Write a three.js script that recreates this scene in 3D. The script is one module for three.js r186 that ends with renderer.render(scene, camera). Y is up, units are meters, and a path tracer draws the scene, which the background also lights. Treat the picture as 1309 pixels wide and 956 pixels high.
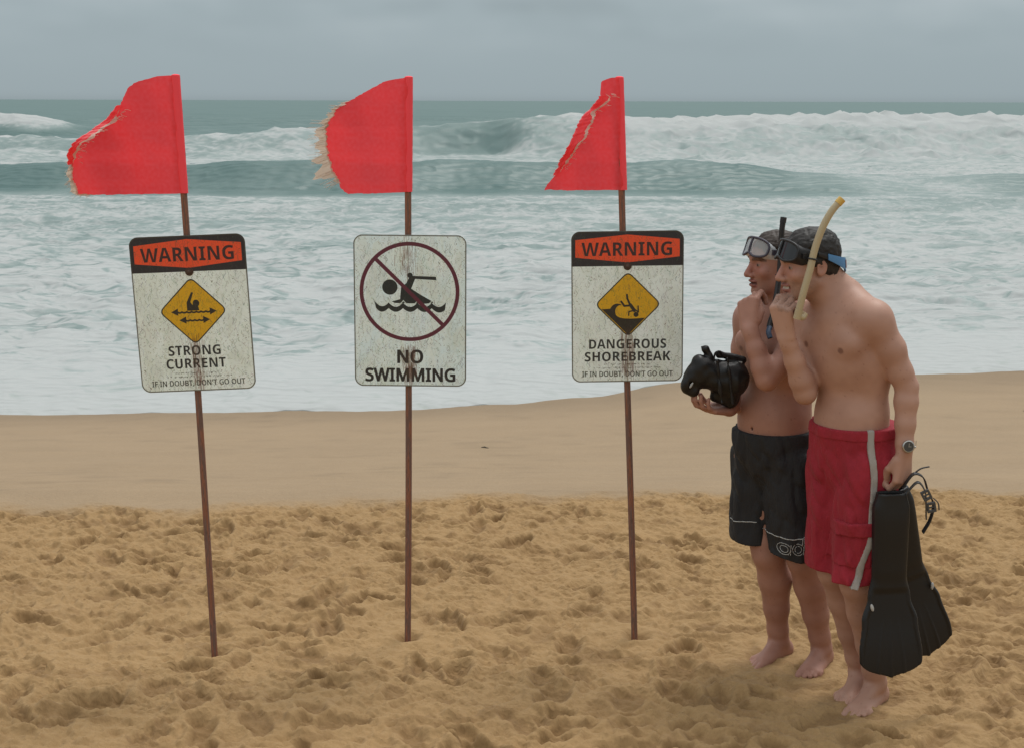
import * as THREE from 'three';
import { mergeGeometries, mergeVertices } from 'three/addons/utils/BufferGeometryUtils.js';

// ------------------------------------------------------------------ camera, sky, sun, exposure
const scene = new THREE.Scene();
const camera = new THREE.PerspectiveCamera(30.0, 1309 / 956, 0.1, 60000);
camera.position.set(0, 2.2, 0);
camera.rotation.order = 'YXZ';
camera.rotation.set(THREE.MathUtils.degToRad(-11.07), 0, THREE.MathUtils.degToRad(0.17));
scene.add(camera);
const renderer = new THREE.WebGLRenderer({ antialias: true });
renderer.toneMapping = THREE.LinearToneMapping;
renderer.toneMappingExposure = 1.16;
renderer.shadowMap.enabled = true;

const sun = new THREE.DirectionalLight(new THREE.Color(1.0, 0.965, 0.92), 1.45);
sun.position.set(4, 15, -5 - 6);
sun.target.position.set(0, 0, -5);
sun.castShadow = true;
sun.shadow.radius = 34;
sun.shadow.mapSize.set(2048, 2048);
Object.assign(sun.shadow.camera, { left: -12, right: 12, top: 12, bottom: -12, near: 1, far: 60 });
scene.add(sun, sun.target);

// ------------------------------------------------------------------ noise, helpers
function rng(seed) { let s = seed >>> 0; return () => { s = (s + 0x6D2B79F5) >>> 0; let t = s; t = Math.imul(t ^ (t >>> 15), t | 1); t ^= t + Math.imul(t ^ (t >>> 7), t | 61); return ((t ^ (t >>> 14)) >>> 0) / 4294967296; }; }
const PERM = new Uint8Array(512), GX = new Float32Array(256), GY = new Float32Array(256), RV = new Float32Array(256);
{
  const r = rng(77), p = Array.from({ length: 256 }, (_, i) => i);
  for (let i = 255; i > 0; i--) { const j = (r() * (i + 1)) | 0; [p[i], p[j]] = [p[j], p[i]]; }
  for (let i = 0; i < 512; i++) PERM[i] = p[i & 255];
  for (let i = 0; i < 256; i++) { const a = r() * Math.PI * 2; GX[i] = Math.cos(a); GY[i] = Math.sin(a); RV[i] = r() * 2 - 1; }
}
function n2(x, y) {           // gradient noise, about -1..1
  const xf = Math.floor(x), yf = Math.floor(y), X = xf & 255, Y = yf & 255; x -= xf; y -= yf;
  const u = x * x * x * (x * (x * 6 - 15) + 10), v = y * y * y * (y * (y * 6 - 15) + 10);
  const a = PERM[X] + Y, b = PERM[X + 1] + Y;
  const g0 = PERM[a & 511], g1 = PERM[b & 511], g2 = PERM[(a + 1) & 511], g3 = PERM[(b + 1) & 511];
  const p = GX[g0] * x + GY[g0] * y, q = GX[g1] * (x - 1) + GY[g1] * y, r = GX[g2] * x + GY[g2] * (y - 1), s = GX[g3] * (x - 1) + GY[g3] * (y - 1);
  const k = p + u * (q - p); return 1.5 * (k + v * (r + u * (s - r) - k));
}
function n3(x, y, z) {        // value noise, -1..1
  const xf = Math.floor(x), yf = Math.floor(y), zf = Math.floor(z), X = xf & 255, Y = yf & 255, Z = zf & 255; x -= xf; y -= yf; z -= zf;
  const u = x * x * (3 - 2 * x), v = y * y * (3 - 2 * y), w = z * z * (3 - 2 * z);
  const h = (i, j, k) => RV[PERM[(PERM[(PERM[(X + i) & 255] + Y + j) & 255] + Z + k) & 255]];
  const L = (a, b, t) => a + (b - a) * t;
  return L(L(L(h(0, 0, 0), h(1, 0, 0), u), L(h(0, 1, 0), h(1, 1, 0), u), v), L(L(h(0, 0, 1), h(1, 0, 1), u), L(h(0, 1, 1), h(1, 1, 1), u), v), w);
}
function fbm(x, y, o = 4) { let a = 0.5, s = 0; for (let i = 0; i < o; i++) { s += a * n2(x, y); x = x * 2.03 + 17.1; y = y * 2.03 - 9.7; a *= 0.5; } return s; }
const sm = (a, b, x) => { const t = Math.min(1, Math.max(0, (x - a) / (b - a))); return t * t * (3 - 2 * t); };
const mix = (a, b, t) => a + (b - a) * t, clamp = (x, a, b) => Math.min(b, Math.max(a, x));
const V = (x, y, z) => new THREE.Vector3(x, y, z);
function curve1(pts) { return x => { if (x <= pts[0][0]) return pts[0][1]; for (let i = 1; i < pts.length; i++) if (x <= pts[i][0]) { const [a, b] = pts[i - 1], [c, d] = pts[i]; let t = (x - a) / (c - a); t = t * t * (3 - 2 * t); return b + (d - b) * t; } return pts[pts.length - 1][1]; }; }
function curveL(pts) { return x => { if (x <= pts[0][0]) return pts[0][1]; for (let i = 1; i < pts.length; i++) if (x <= pts[i][0]) { const [a, b] = pts[i - 1], [c, d] = pts[i]; return b + (d - b) * (x - a) / (c - a); } return pts[pts.length - 1][1]; }; }
const used = {};
function numbered(n) { if (!(n in used)) { used[n] = 0; return n; } return n + '_' + String(++used[n]).padStart(3, '0'); }
function mesh(name, geo, mat, parent) { const m = new THREE.Mesh(geo, mat); m.castShadow = m.receiveShadow = true; m.name = parent ? name : numbered(name); (parent || scene).add(m); return m; }
function group(name, label, category, pos = [0, 0, 0], grp) { const g = new THREE.Group(); g.name = numbered(name); g.position.set(...pos); g.userData = { label, category }; if (grp) g.userData.group = grp; scene.add(g); return g; }
function tag(o, label, category, grp) { o.userData.label = label; o.userData.category = category; if (grp) o.userData.group = grp; return o; }
const std = (c, r = 0.6, o = {}) => new THREE.MeshStandardMaterial({ color: new THREE.Color().setRGB(...c), roughness: r, ...o });
const phy = (c, r = 0.6, o = {}) => new THREE.MeshPhysicalMaterial({ color: new THREE.Color().setRGB(...c), roughness: r, ...o });
const toS = v => { v = clamp(v, 0, 1); return Math.round(255 * (v <= 0.0031308 ? v * 12.92 : 1.055 * Math.pow(v, 1 / 2.4) - 0.055)); };
const S2L = new Float32Array(1024), L2S = new Uint8Array(2048); for (let i = 0; i < 2048; i++) L2S[i] = toS(i / 2047);
function dataTex(data, w, h, srgb, repeat) {
  const t = new THREE.DataTexture(data, w, h, THREE.RGBAFormat); t.magFilter = THREE.LinearFilter; t.minFilter = THREE.LinearFilter;
  t.wrapS = t.wrapT = repeat ? THREE.RepeatWrapping : THREE.ClampToEdgeWrapping; if (srgb) t.colorSpace = THREE.SRGBColorSpace; t.needsUpdate = true; return t;
}

// ------------------------------------------------------------------ overcast sky
{
  const W = 1024, Hh = 512, d = new Float32Array(W * Hh * 4);
  for (let j = 0; j < Hh; j++) {
    const el = ((j + 0.5) / Hh - 0.5) * Math.PI, s = Math.sin(el), sp = Math.max(0, s);
    for (let i = 0; i < W; i++) {
      const az = (i + 0.5) / W * Math.PI * 2, cx = Math.cos(az), cz = Math.sin(az);
      // a cloud deck seen in perspective: layers stretch towards the horizon
      const k = 1 / (sp + 0.10);
      const q = 0.62 * fbm(cx * k * 0.9 + 31, cz * k * 0.9 + 5, 5) + 0.38 * fbm(cx * k * 3.1 + 3, cz * k * 3.1 + 55, 4);
      const lit = sm(0.015, 0.085, sp);
      const g = (1 + 1.9 * sp) * (1 + 0.42 * q * lit);
      const warm = sm(-0.1, 0.35, q) * lit * 0.035;
      const o = (j * W + i) * 4, below = s < 0 ? 0.8 : 1;
      const neu = sm(0.1, 0.5, sp); d[o] = 0.278 * g * below * (1 + warm + 0.13 * neu); d[o + 1] = 0.332 * g * below; d[o + 2] = 0.353 * g * below * (1 - warm * 0.3 - 0.05 * neu); d[o + 3] = 1;
    }
  }
  const t = new THREE.DataTexture(d, W, Hh, THREE.RGBAFormat, THREE.FloatType);
  t.mapping = THREE.EquirectangularReflectionMapping; t.magFilter = t.minFilter = THREE.LinearFilter; t.needsUpdate = true;
  scene.background = t; scene.environment = t;
}

// ------------------------------------------------------------------ the beach
const SEA = -1.5;
const shoreBase = curve1([[-30, 16.6], [-6.1, 16.28], [-3.3, 16.45], [-1.3, 16.6], [-0.1, 16.95], [0.95, 17.36], [2.3, 18.35], [5.7, 18.97], [7.2, 19.2], [30, 21.5]]);
const shore = x => shoreBase(x) + 0.22 * n2(x * 0.8 + 3, 1.7) + 0.09 * n2(x * 2.9, 8.2) + 0.05 * n2(x * 6.3, 2.2) + 0.022 * n2(x * 19, 5.2);
const roughEdge = curveL([[-3, 7.4], [-1.5, 7.5], [0, 7.75], [1.2, 7.85], [3, 7.9]]);
function beach(x, d) {          // the large form, without footprints
  const S = shoreBase(x), u = (d - 7.2) / (S - 7.2);
  let y = 0;
  if (d > 6.6) { const t = Math.max(0, u); y = SEA * (t < 0.12 ? t * t / 0.24 : t - 0.06) / 0.94; }
  if (u > 1) y = SEA - (u - 1) * 1.3 - 0.2 * sm(1, 1.4, u);
  if (d < 4) y += 0.14 * (4 - d) * sm(4.4, 2, d);
  return Math.max(y, -6);
}
const stands = [[1.365, 4.88], [1.34, 5.0], [1.25, 4.78], [1.22, 4.9], [1.08, 5.31], [0.98, 5.22], [1.24, 5.24], [1.17, 5.11]];
const poles = [[-1.193, 5.333], [-0.436, 5.484], [0.528, 5.51]];
function lines(dense0, dense1, step, lo, hi, grow) {
  const mid = []; for (let v = dense0; v <= dense1 + 1e-6; v += step) mid.push(v);
  let s = step, v = dense0; const L = []; while (v > lo) { s *= grow; v -= s; L.push(Math.max(v, lo)); }
  s = step; v = mid[mid.length - 1]; const R = []; while (v < hi) { s *= grow; v += s; R.push(Math.min(v, hi)); }
  return [...L.reverse(), ...mid, ...R];
}
let sandAt;
{
  const X0 = -3.5, X1 = 3.7, D0 = 4.1, D1 = 8.35, C = 0.0088;
  const xs = lines(X0, X1, C, -60, 60, 1.12), ds = lines(D0, D1, C, -14, 44, 1.055), nx = xs.length, nd = ds.length;
  const ix0 = xs.findIndex(v => v >= X0 - 1e-6), id0 = ds.findIndex(v => v >= D0 - 1e-6), mx = Math.round((X1 - X0) / C) + 1, md = Math.round((D1 - D0) / C) + 1;
  const Hs = new Float32Array(mx * md), pitTone = new Float32Array(mx * md), R = rng(4242);
  const stamp = (cx, cd, rad, fn) => {
    const i0 = Math.max(0, Math.floor((cx - rad - X0) / C)), i1 = Math.min(mx - 1, Math.ceil((cx + rad - X0) / C));
    const j0 = Math.max(0, Math.floor((cd - rad - D0) / C)), j1 = Math.min(md - 1, Math.ceil((cd + rad - D0) / C));
    for (let j = j0; j <= j1; j++) for (let i = i0; i <= i1; i++) fn(j * mx + i, X0 + i * C - cx, D0 + j * C - cd);
  };
  // worn soft footprints, each pushing up a rim; later ones overprint earlier ones
  for (let n = 0; n < 800; n++) {
    const cx = mix(X0, X1, R()), cd = mix(D0, D1, R()), a = R() * Math.PI, ca = Math.cos(a), sa = Math.sin(a), la = mix(0.05, 0.145, R()), lb = mix(0.035, 0.07, R()), dep = mix(0.009, 0.042, R() * R() + 0.1), tilt = (R() - 0.5) * 1.5, w = R() * 100, over = mix(0.3, 0.9, R());
    stamp(cx, cd, 0.3, (k, x, y) => {
      let u = x * ca + y * sa, v = -x * sa + y * ca; u += 0.03 * n2(x * 9 + w, y * 9); v += 0.026 * n2(x * 9, y * 9 + w);
      const r = Math.sqrt((u / la) ** 2 + (v / lb) ** 2); if (r > 2) return;
      const pit = 1 - sm(0.55, 1.02, r), rim = Math.exp(-(((r - 1.2) / 0.25) ** 2));
      Hs[k] = Hs[k] * (1 - pit * over) - dep * pit * (1 + tilt * u / la * 0.5) + dep * 0.62 * rim * (1 + tilt * 0.6);
      pitTone[k] = Math.max(pitTone[k] * (1 - 0.5 * rim), pit * mix(0.2, 1, dep / 0.03));  // hollows marked for a darker tone, more so when deep
    });
  }
  for (let n = 0; n < 3400; n++) {  // scuffs: little steps where sand broke away or was pushed up
    const cx = mix(X0, X1, R()), cd = mix(D0, D1, R()), a = (R() + R() - 1) * 1.0 + (R() < 0.25 ? 1.2 : 0), ca = Math.cos(a), sa = Math.sin(a), L = mix(0.02, 0.085, R() * R() + 0.1), w = mix(0.018, 0.06, R()), A = mix(0.003, 0.018, R() * R() + 0.08), fl = R() < 0.72 ? 1 : -1, q = R() * 60;
    stamp(cx, cd, 0.17, (k, x, y) => { const u = x * ca + y * sa, v = fl * (-x * sa + y * ca) + 0.016 * n2(x * 18 + q, y * 18) - u * u * 2.2; const e = Math.exp(-((u / L) ** 2)); if (e < 0.02) return; Hs[k] += A * e * (v > 0 ? Math.exp(-v / w) : Math.exp(v / 0.008)) - A * 0.35 * e * (v < 0 ? Math.exp(-(((v + 0.03) / 0.022) ** 2)) : 0); });
  }
  for (let n = 0; n < 9000; n++) {  // kicked up clods and toe dents
    const cx = mix(X0, X1, R()), cd = mix(D0, D1, R()), r0 = mix(0.007, 0.028, R() ** 2.4), sgn = R() < 0.62 ? 1 : -1, hh = r0 * mix(0.2, 0.6, R()) * sgn, w = R() * 50;
    stamp(cx, cd, r0 * 1.8, (k, x, y) => { const r = Math.hypot(x, y * 1.15) / r0 * (1 + 0.4 * n2(x * 40 + w, y * 40)); if (r < 1.5) Hs[k] += hh * (1 - sm(0.2, 1.3, r)); });
  }
  const rough = new Float32Array(mx * md);
  for (let j = 0; j < md; j++) for (let i = 0; i < mx; i++) {
    const x = X0 + i * C, d = D0 + j * C, k = j * mx + i;
    const e = roughEdge(x) + 0.16 * n2(x * 1.9, 4) + 0.08 * n2(x * 7, d * 5);
    let m = 1 - sm(e - 0.28, e + 0.1, d);
    const wx = x + 0.07 * n2(x * 4, d * 4) + 0.02 * n2(x * 13, d * 13), wd = d + 0.07 * n2(x * 4 + 9, d * 4) + 0.02 * n2(x * 13 + 7, d * 13);
    const big = 0.02 * n2(wx * 2.6, wd * 3.2 + 2), rid = 1 - Math.abs(n2(wx * 6.5, wd * 10.5)), rid2 = 1 - Math.abs(n2(wx * 14 + 5, wd * 21)), rid3 = 1 - Math.abs(n2(wx * 29 + 5, wd * 38));
    const fine = 0.0035 * n2(x * 34, d * 34) + 0.0017 * n2(x * 60, d * 60);
    const soft = v => v / (1 + Math.abs(v) / 0.07);
    let h = soft(Hs[k]) + big + 0.018 * (rid * rid - 0.5) + 0.015 * (rid2 * rid2 - 0.5) + 0.007 * (rid3 * rid3 - 0.5) + fine;
    let calm = 1; for (const [sx, sd] of stands) calm = Math.min(calm, sm(0.05, 0.22, Math.hypot(x - sx, (d - sd))) * 0.75 + 0.25);
    for (const [sx, sd] of poles) { const r = Math.hypot(x - sx, d - sd); calm = Math.min(calm, sm(0.02, 0.2, r) * 0.7 + 0.3); h += (0.014 * Math.exp(-((r - 0.075) ** 2) / 0.0012) - 0.05 * Math.exp(-(((x - sx) / 0.042) ** 2 + ((d - sd) / 0.03) ** 2))) / Math.max(calm, 0.3); }
    for (const [sx, sd] of stands) h += 0.015 * Math.exp(-((Math.hypot(x - sx, d - sd) - 0.085) ** 2) / 0.002) * (1 + n2(x * 20, d * 20));
    const edge = sm(X0, X0 + 0.25, x) * sm(X1, X1 - 0.25, x) * sm(D0, D0 + 0.15, d);
    Hs[k] = h * m * edge * calm; rough[k] = m; pitTone[k] *= m;
  }
  const pos = new Float32Array(nx * nd * 3), uv = new Float32Array(nx * nd * 2), col = new Float32Array(nx * nd * 3);
  const yOf = new Float32Array(nx * nd);
  for (let j = 0; j < nd; j++) for (let i = 0; i < nx; i++) {
    const x = xs[i], d = ds[j], k = j * nx + i; let y = beach(x, d), m = 0, w = 0;
    const a = i - ix0, b = j - id0;
    if (a >= 0 && a < mx && b >= 0 && b < md) { y += Hs[b * mx + a]; m = rough[b * mx + a]; w = pitTone[b * mx + a]; }
    else if (d < roughEdge(x)) { m = 1; y += 0.03 * n2(x * 2.6, d * 3.2 + 2) * sm(0, 0.5, Math.min(Math.abs(x - X0), Math.abs(x - X1), 1)); }
    y += (1 - m) * (0.012 * n2(x * 0.9, d * 1.4) + 0.003 * n2(x * 5, d * 9));
    pos[k * 3] = x; pos[k * 3 + 1] = y; pos[k * 3 + 2] = -d; uv[k * 2] = x / 1.3; uv[k * 2 + 1] = d / 1.3; yOf[k] = y;
    // dry trampled sand is ochre, washed sand greyer and paler; colour darkened in print hollows and in irregular patches
    const pat = 0.5 + 0.5 * fbm(x * 1.7, d * 2.1 + 40, 4), darkTone = clamp(sm(0.25, 0.6, w + 0.45 * fbm(x * 16, d * 20, 3)) * 0.8 + 0.6 * sm(0.56, 0.68, 0.5 + 0.5 * fbm(x * 4.2, d * 6, 5)), 0, 1) * m;
    const wet = sm(0.62, 1.0, (d - 7.2) / (shore(x) - 7.2));
    let r = mix(0.338, 0.370, m), g = mix(0.240, 0.231, m), bl = mix(0.146, 0.104, m);
    const lines_ = (1 - m) * (0.05 * fbm(x * 0.5 + 3, d * 4.2, 4) - 0.10 * sm(0.82, 0.97, 1 - Math.abs(n2(x * 0.22 + 0.4 * n2(x * 0.9, d), d * 0.55 + 8))) * sm(-0.1, 0.5, n2(x * 3, d * 9)));
    const f = (0.93 + 0.14 * pat + lines_) * (1 - 0.34 * darkTone) * (1 - 0.22 * wet);
    col[k * 3] = r * f; col[k * 3 + 1] = g * f * (1 - 0.06 * darkTone); col[k * 3 + 2] = bl * f * (1 - 0.14 * darkTone);
  }
  const idx = new Uint32Array((nx - 1) * (nd - 1) * 6); let q = 0;
  for (let j = 0; j < nd - 1; j++) for (let i = 0; i < nx - 1; i++) { const a = j * nx + i, b = a + 1, c = a + nx, e = c + 1; idx[q++] = a; idx[q++] = b; idx[q++] = c; idx[q++] = b; idx[q++] = e; idx[q++] = c; }
  const g = new THREE.BufferGeometry();
  g.setAttribute('position', new THREE.BufferAttribute(pos, 3)); g.setAttribute('uv', new THREE.BufferAttribute(uv, 2)); g.setAttribute('color', new THREE.BufferAttribute(col, 3)); g.setIndex(new THREE.BufferAttribute(idx, 1)); g.computeVertexNormals();
  // grain
  const N = 1024, cd = new Uint8Array(N * N * 4), bd = new Uint8Array(N * N * 4), RR = rng(9);
  const per = (x, y, p) => { const n = (X, Y) => n2(X, Y), u = x / p, v = y / p; return mix(mix(n(x, y), n(x - p, y), u), mix(n(x, y - p), n(x - p, y - p), u), v); };   // noise that tiles
  for (let j = 0; j < N; j++) for (let i = 0; i < N; i++) {
    const crumb = 1 - Math.abs(per(i / N * 46, j / N * 70, 46)), crumb2 = per(i / N * 110 + 0.3, j / N * 130, 110);
    const a = i / N * 2 * Math.PI, b = j / N * 2 * Math.PI;
    const t = n3(Math.cos(a) * 9 + 30, Math.sin(a) * 9 + Math.cos(b) * 9 + 20, Math.sin(b) * 9 + 60) * 0.5 + n3(Math.cos(a) * 31 + 90, Math.sin(a) * 31 + Math.cos(b) * 31 + 70, Math.sin(b) * 31 + 90) * 0.5;
    const gr = RR(), o = (j * N + i) * 4, v = clamp(0.90 + 0.05 * t + 0.05 * crumb2 + 0.12 * (gr - 0.5) - (gr < 0.02 ? 0.25 : 0), 0, 1);
    cd[o] = toS(v); cd[o + 1] = toS(v * 0.995); cd[o + 2] = toS(v * 0.98); cd[o + 3] = 255;
    bd[o] = bd[o + 1] = bd[o + 2] = clamp(70 + 90 * crumb * crumb + 45 * crumb2 + 22 * t + 26 * (gr - 0.5), 0, 255); bd[o + 3] = 255;
  }
  const m = new THREE.MeshStandardMaterial({ vertexColors: true, map: dataTex(cd, N, N, true, true), bumpMap: dataTex(bd, N, N, false, true), bumpScale: 0.006, roughness: 0.95 });
  mesh('sand', g, m).userData.kind = 'structure';
  sandAt = (x, d) => { const i = Math.round((x - X0) / C) + ix0, j = Math.round((d - D0) / C) + id0; return yOf[j * nx + i]; };
}

// ------------------------------------------------------------------ the sea
// distances seaward (d) in metres; crest lines run along the beach
const crest1 = x => 63 + 1.6 * n2(x * 0.06, 3.3) + 0.5 * n2(x * 0.25, 9);
const amp1b = curve1([[-40, 1.3], [-24, 1.25], [-19, 1.5], [-15, 1.25], [-12, 1.65], [-8.5, 1.7], [-6, 1.4], [-3, 1.75], [1, 1.55], [4.5, 1.5], [7.5, 1.75], [10, 1.5], [13, 0.9], [17, 0.5], [22, 0.85], [28, 0.6], [40, 0.4]]);
const amp1 = x => 0.63 * amp1b(x);
const crest2 = x => 99 + 3 * n2(x * 0.035 + 7, 1.1) + 0.9 * n2(x * 0.14, 19);
const crest3 = x => 150 + 4 * n2(x * 0.05, 5), amp3 = curve1([[-120, 2.2], [-70, 2.6], [-58, 2.45], [-50, 1.9], [-44, 0.8], [-37, 0]]);
const amp2 = curve1([[-80, 1.2], [-46, 1.15], [-36, 1.0], [-29, 0.9], [-24, 0.95], [-20, 1.2], [-15, 1.7], [-10, 1.6], [-6, 1.85], [-2, 2.15], [0.5, 2.4], [3, 2.55], [7, 2.4], [12, 2.3], [18, 2.5], [24, 2.75], [32, 2.6], [45, 2.4], [90, 1.8]]);
const bore2 = curve1([[-80, 0.8], [-43, 0.7], [-34, 0.5], [-26, 0.3], [-21, 0.6], [-10, 0.65], [-6, 0.12], [-1.5, 0.12], [1.5, 0.5], [7, 0.9], [14, 1], [90, 1]]);
const front = (t, w) => t >= 0 ? 0 : t < -w ? 1 : 0.5 - 0.5 * Math.cos(Math.PI * t / w); // 0 at crest, 1 at foot
function seaH(x, d) {
  const s = d - shore(x); let h = 0;
  // near chop
  const near = sm(0.4, 7, s) * (1 - sm(110, 170, d)) * (1 - 0.8 * sm(-8, -4, d - crest1(x)) * (1 - sm(0, 3, d - crest1(x))));
  const wx = x + 0.5 * n2(x * 0.3, d * 0.3), wd = d + 0.6 * n2(x * 0.25 + 4, d * 0.3);
  const c1 = 1 - Math.abs(n2(wx * 0.42, wd * 1.05)), c2 = 1 - Math.abs(n2(wx * 0.95 + 8, wd * 2.1)), c3 = n2(wx * 2.2, wd * 4.5);
  h += near * (0.135 * (c1 * c1 - 0.45) + 0.075 * (c2 * c2 - 0.45) + 0.02 * c3 + 0.10 * n2(x * 0.09, d * 0.22));
  h += 0.055 * (1 - Math.exp(-Math.max(0, s) / 0.10)) * (0.7 + 0.5 * n2(x * 2.3, 6)) + 0.05 * Math.exp(-((s - 1.6) ** 2) / 0.5);
  // bar wave with a clean face
  { const t = d - crest1(x), a = amp1(x); h += a * (t < 0 ? 1 - front(t, 3.4) : Math.exp(-t / 8) * 0.96 + 0.04 * Math.exp(-t * 3)); if (t < -3) h -= 0.18 * Math.exp(-((t + 6) ** 2) / 10); }
  // outer wave, broken along most of its length
  { const t = d - crest2(x), b = bore2(x), a = amp2(x), w = mix(4, 11, b); const p = t < 0 ? 1 - front(t, w) : Math.exp(-t / 13);
    h += a * p; if (t > -w - 8 && t < 5) { const l = b * sm(-w - 8, -w + 2, t) * (1 - sm(0.5, 5, t)); h += l * (0.36 * Math.abs(n2(x * 0.32, t * 0.4 + 50)) + 0.5 * Math.max(0, n2(x * 0.9 + 3, t * 0.8)) + 0.13 * n2(x * 2.4, t * 2.2)); } }
  { const t = d - crest3(x), a = amp3(x); if (a > 0 && t > -20 && t < 80) h += a * (t < 0 ? 1 - front(t, 7) : Math.exp(-t / 14)) + 0.5 * a * 0.4 * Math.max(0, n2(x * 0.5, t * 0.5)) * Math.exp(-((t / 3) ** 2)); }
  // swell and wind sea beyond
  const far = sm(112, 190, d);
  if (far > 0) { const f2 = 1 / (1 + d / 3000); h += far * f2 * (0.75 * n2(x * 0.011, d * 0.034) + 0.42 * n2(x * 0.035 + 9, d * 0.09 + 3) + 0.24 * n2(x * 0.11, d * 0.24)); }
  return SEA + h;
}
let lastCov = 0;
function seaFoam(x, d) {        // how much of the surface is foam, 0..1
  const s = d - shore(x);
  const wx = x + 0.55 * n2(x * 0.5 + 2, d * 0.55) + 0.2 * n2(x * 1.7, d * 1.9), wd = d + 0.55 * n2(x * 0.45, d * 0.5 + 7) + 0.2 * n2(x * 1.6 + 5, d * 1.8);
  let cov = 0.85 - 0.12 * sm(8, 24, s) + 0.40 * fbm(x * 0.16, d * 0.33, 3) * sm(2, 7, s) - 0.22 * sm(0.72, 0.95, 1 - Math.abs(n2(wx * 0.8, wd * 2.6 + 5))) * sm(1.5, 5, s) - 0.1 * sm(0.75, 0.96, 1 - Math.abs(n2(wx * 1.9 + 3, wd * 5.4))) * sm(1.5, 5, s);  // streaked thinning paints in the dark lines of shaded ripple faces
  cov = mix(cov, 0.52 + 0.34 * fbm(x * 0.16 + 4, d * 0.3, 3), sm(30, 50, d));
  const t1 = d - crest1(x), a1 = amp1(x), clean = sm(0.34, 0.72, a1);
  const face = sm(-6.5, -3.6, t1) * (1 - sm(-0.25, 0.35, t1));
  cov = mix(cov, mix(cov, 0.06 + 0.16 * n2(x * 0.35, t1 * 0.25), clean), face);
  if (t1 > -0.3) cov = mix(cov, 0.60 + 0.30 * fbm(x * 0.1, d * 0.15, 3), sm(-0.3, 0.8, t1));
  const lip = Math.exp(-(((t1 - 0.12) / 0.24) ** 2)) * sm(-0.1, 0.5, n2(x * 0.28, 71) + 0.35 * n2(x * 1.7, 3)) * clean; cov = Math.max(cov, lip * 0.95);
  const t2 = d - crest2(x), b2 = bore2(x);
  cov = mix(cov, mix(0.50, 0.62 + 0.34 * fbm(x * 0.12 + 9, d * 0.2, 3), b2), sm(-22, -12, t2)); cov = mix(cov, mix(cov, 0.97, b2), sm(-5, -1.5, t2));
  const face2 = sm(-5, -3.6, t2) * (1 - sm(-0.6, 0.2, t2)) * (1 - b2); cov = mix(cov, 0.12, face2);
  const back = sm(0.2, 2.4 + 1.2 * n2(x * 0.2, 3), t2); cov = mix(cov, 0.02, back);
  const lip2 = Math.exp(-((t2 / 0.5) ** 2)) * sm(0.1, 0.4, n2(x * 0.25, 9)); cov = Math.max(cov, lip2);
  { const t3 = d - crest3(x), a3 = amp3(x); if (a3 > 0.1) cov = Math.max(cov, sm(0.6, 1.8, a3) * sm(-5.5 + 2 * n2(x * 0.2, 8), -1.5, t3) * (1 - sm(0.3, 2, t3))); }
  cov = Math.max(cov, 0.95 * Math.exp(-s / 0.35));
  lastCov = cov;
  // lacy webs that merge into sheets where there is much foam
  const r1 = 1 - Math.abs(n2(wx * 0.75, wd * 1.15)), r2 = 1 - Math.abs(n2(wx * 1.9 + 3, wd * 2.7)), r3 = 1 - Math.abs(n2(wx * 4.6, wd * 6.2)), r4 = 0.5 + 0.5 * n2(wx * 11, wd * 13);
  const lace = 0.36 * r1 + 0.28 * r2 + 0.2 * r3 + 0.16 * r4;          // about 0.3..0.95
  const f = sm(0.0, 0.34, lace - (0.97 - cov * 0.78));
  return clamp(f * (0.86 + 0.2 * n2(wx * 7, wd * 8)) + 0.10 * cov, 0, 1);
}
function seaColor(x, d, foam, out) {
  // one clear sea green; bubbles left in the water make it paler wherever it is churned
  const s = d - shore(x), air = clamp(1.05 * lastCov + 0.22 * fbm(x * 0.2, d * 0.35, 3), 0, 1);
  let r = mix(0.052, 0.285, air), g = mix(0.118, 0.345, air), b = mix(0.112, 0.335, air);
  const sand = Math.exp(-s / 1.2) * 0.35; r = mix(r, 0.36, sand); g = mix(g, 0.33, sand); b = mix(b, 0.26, sand);   // stirred up sand at the edge
  out[0] = mix(r, 0.415, foam); out[1] = mix(g, 0.428, foam); out[2] = mix(b, 0.425, foam);
}
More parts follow.
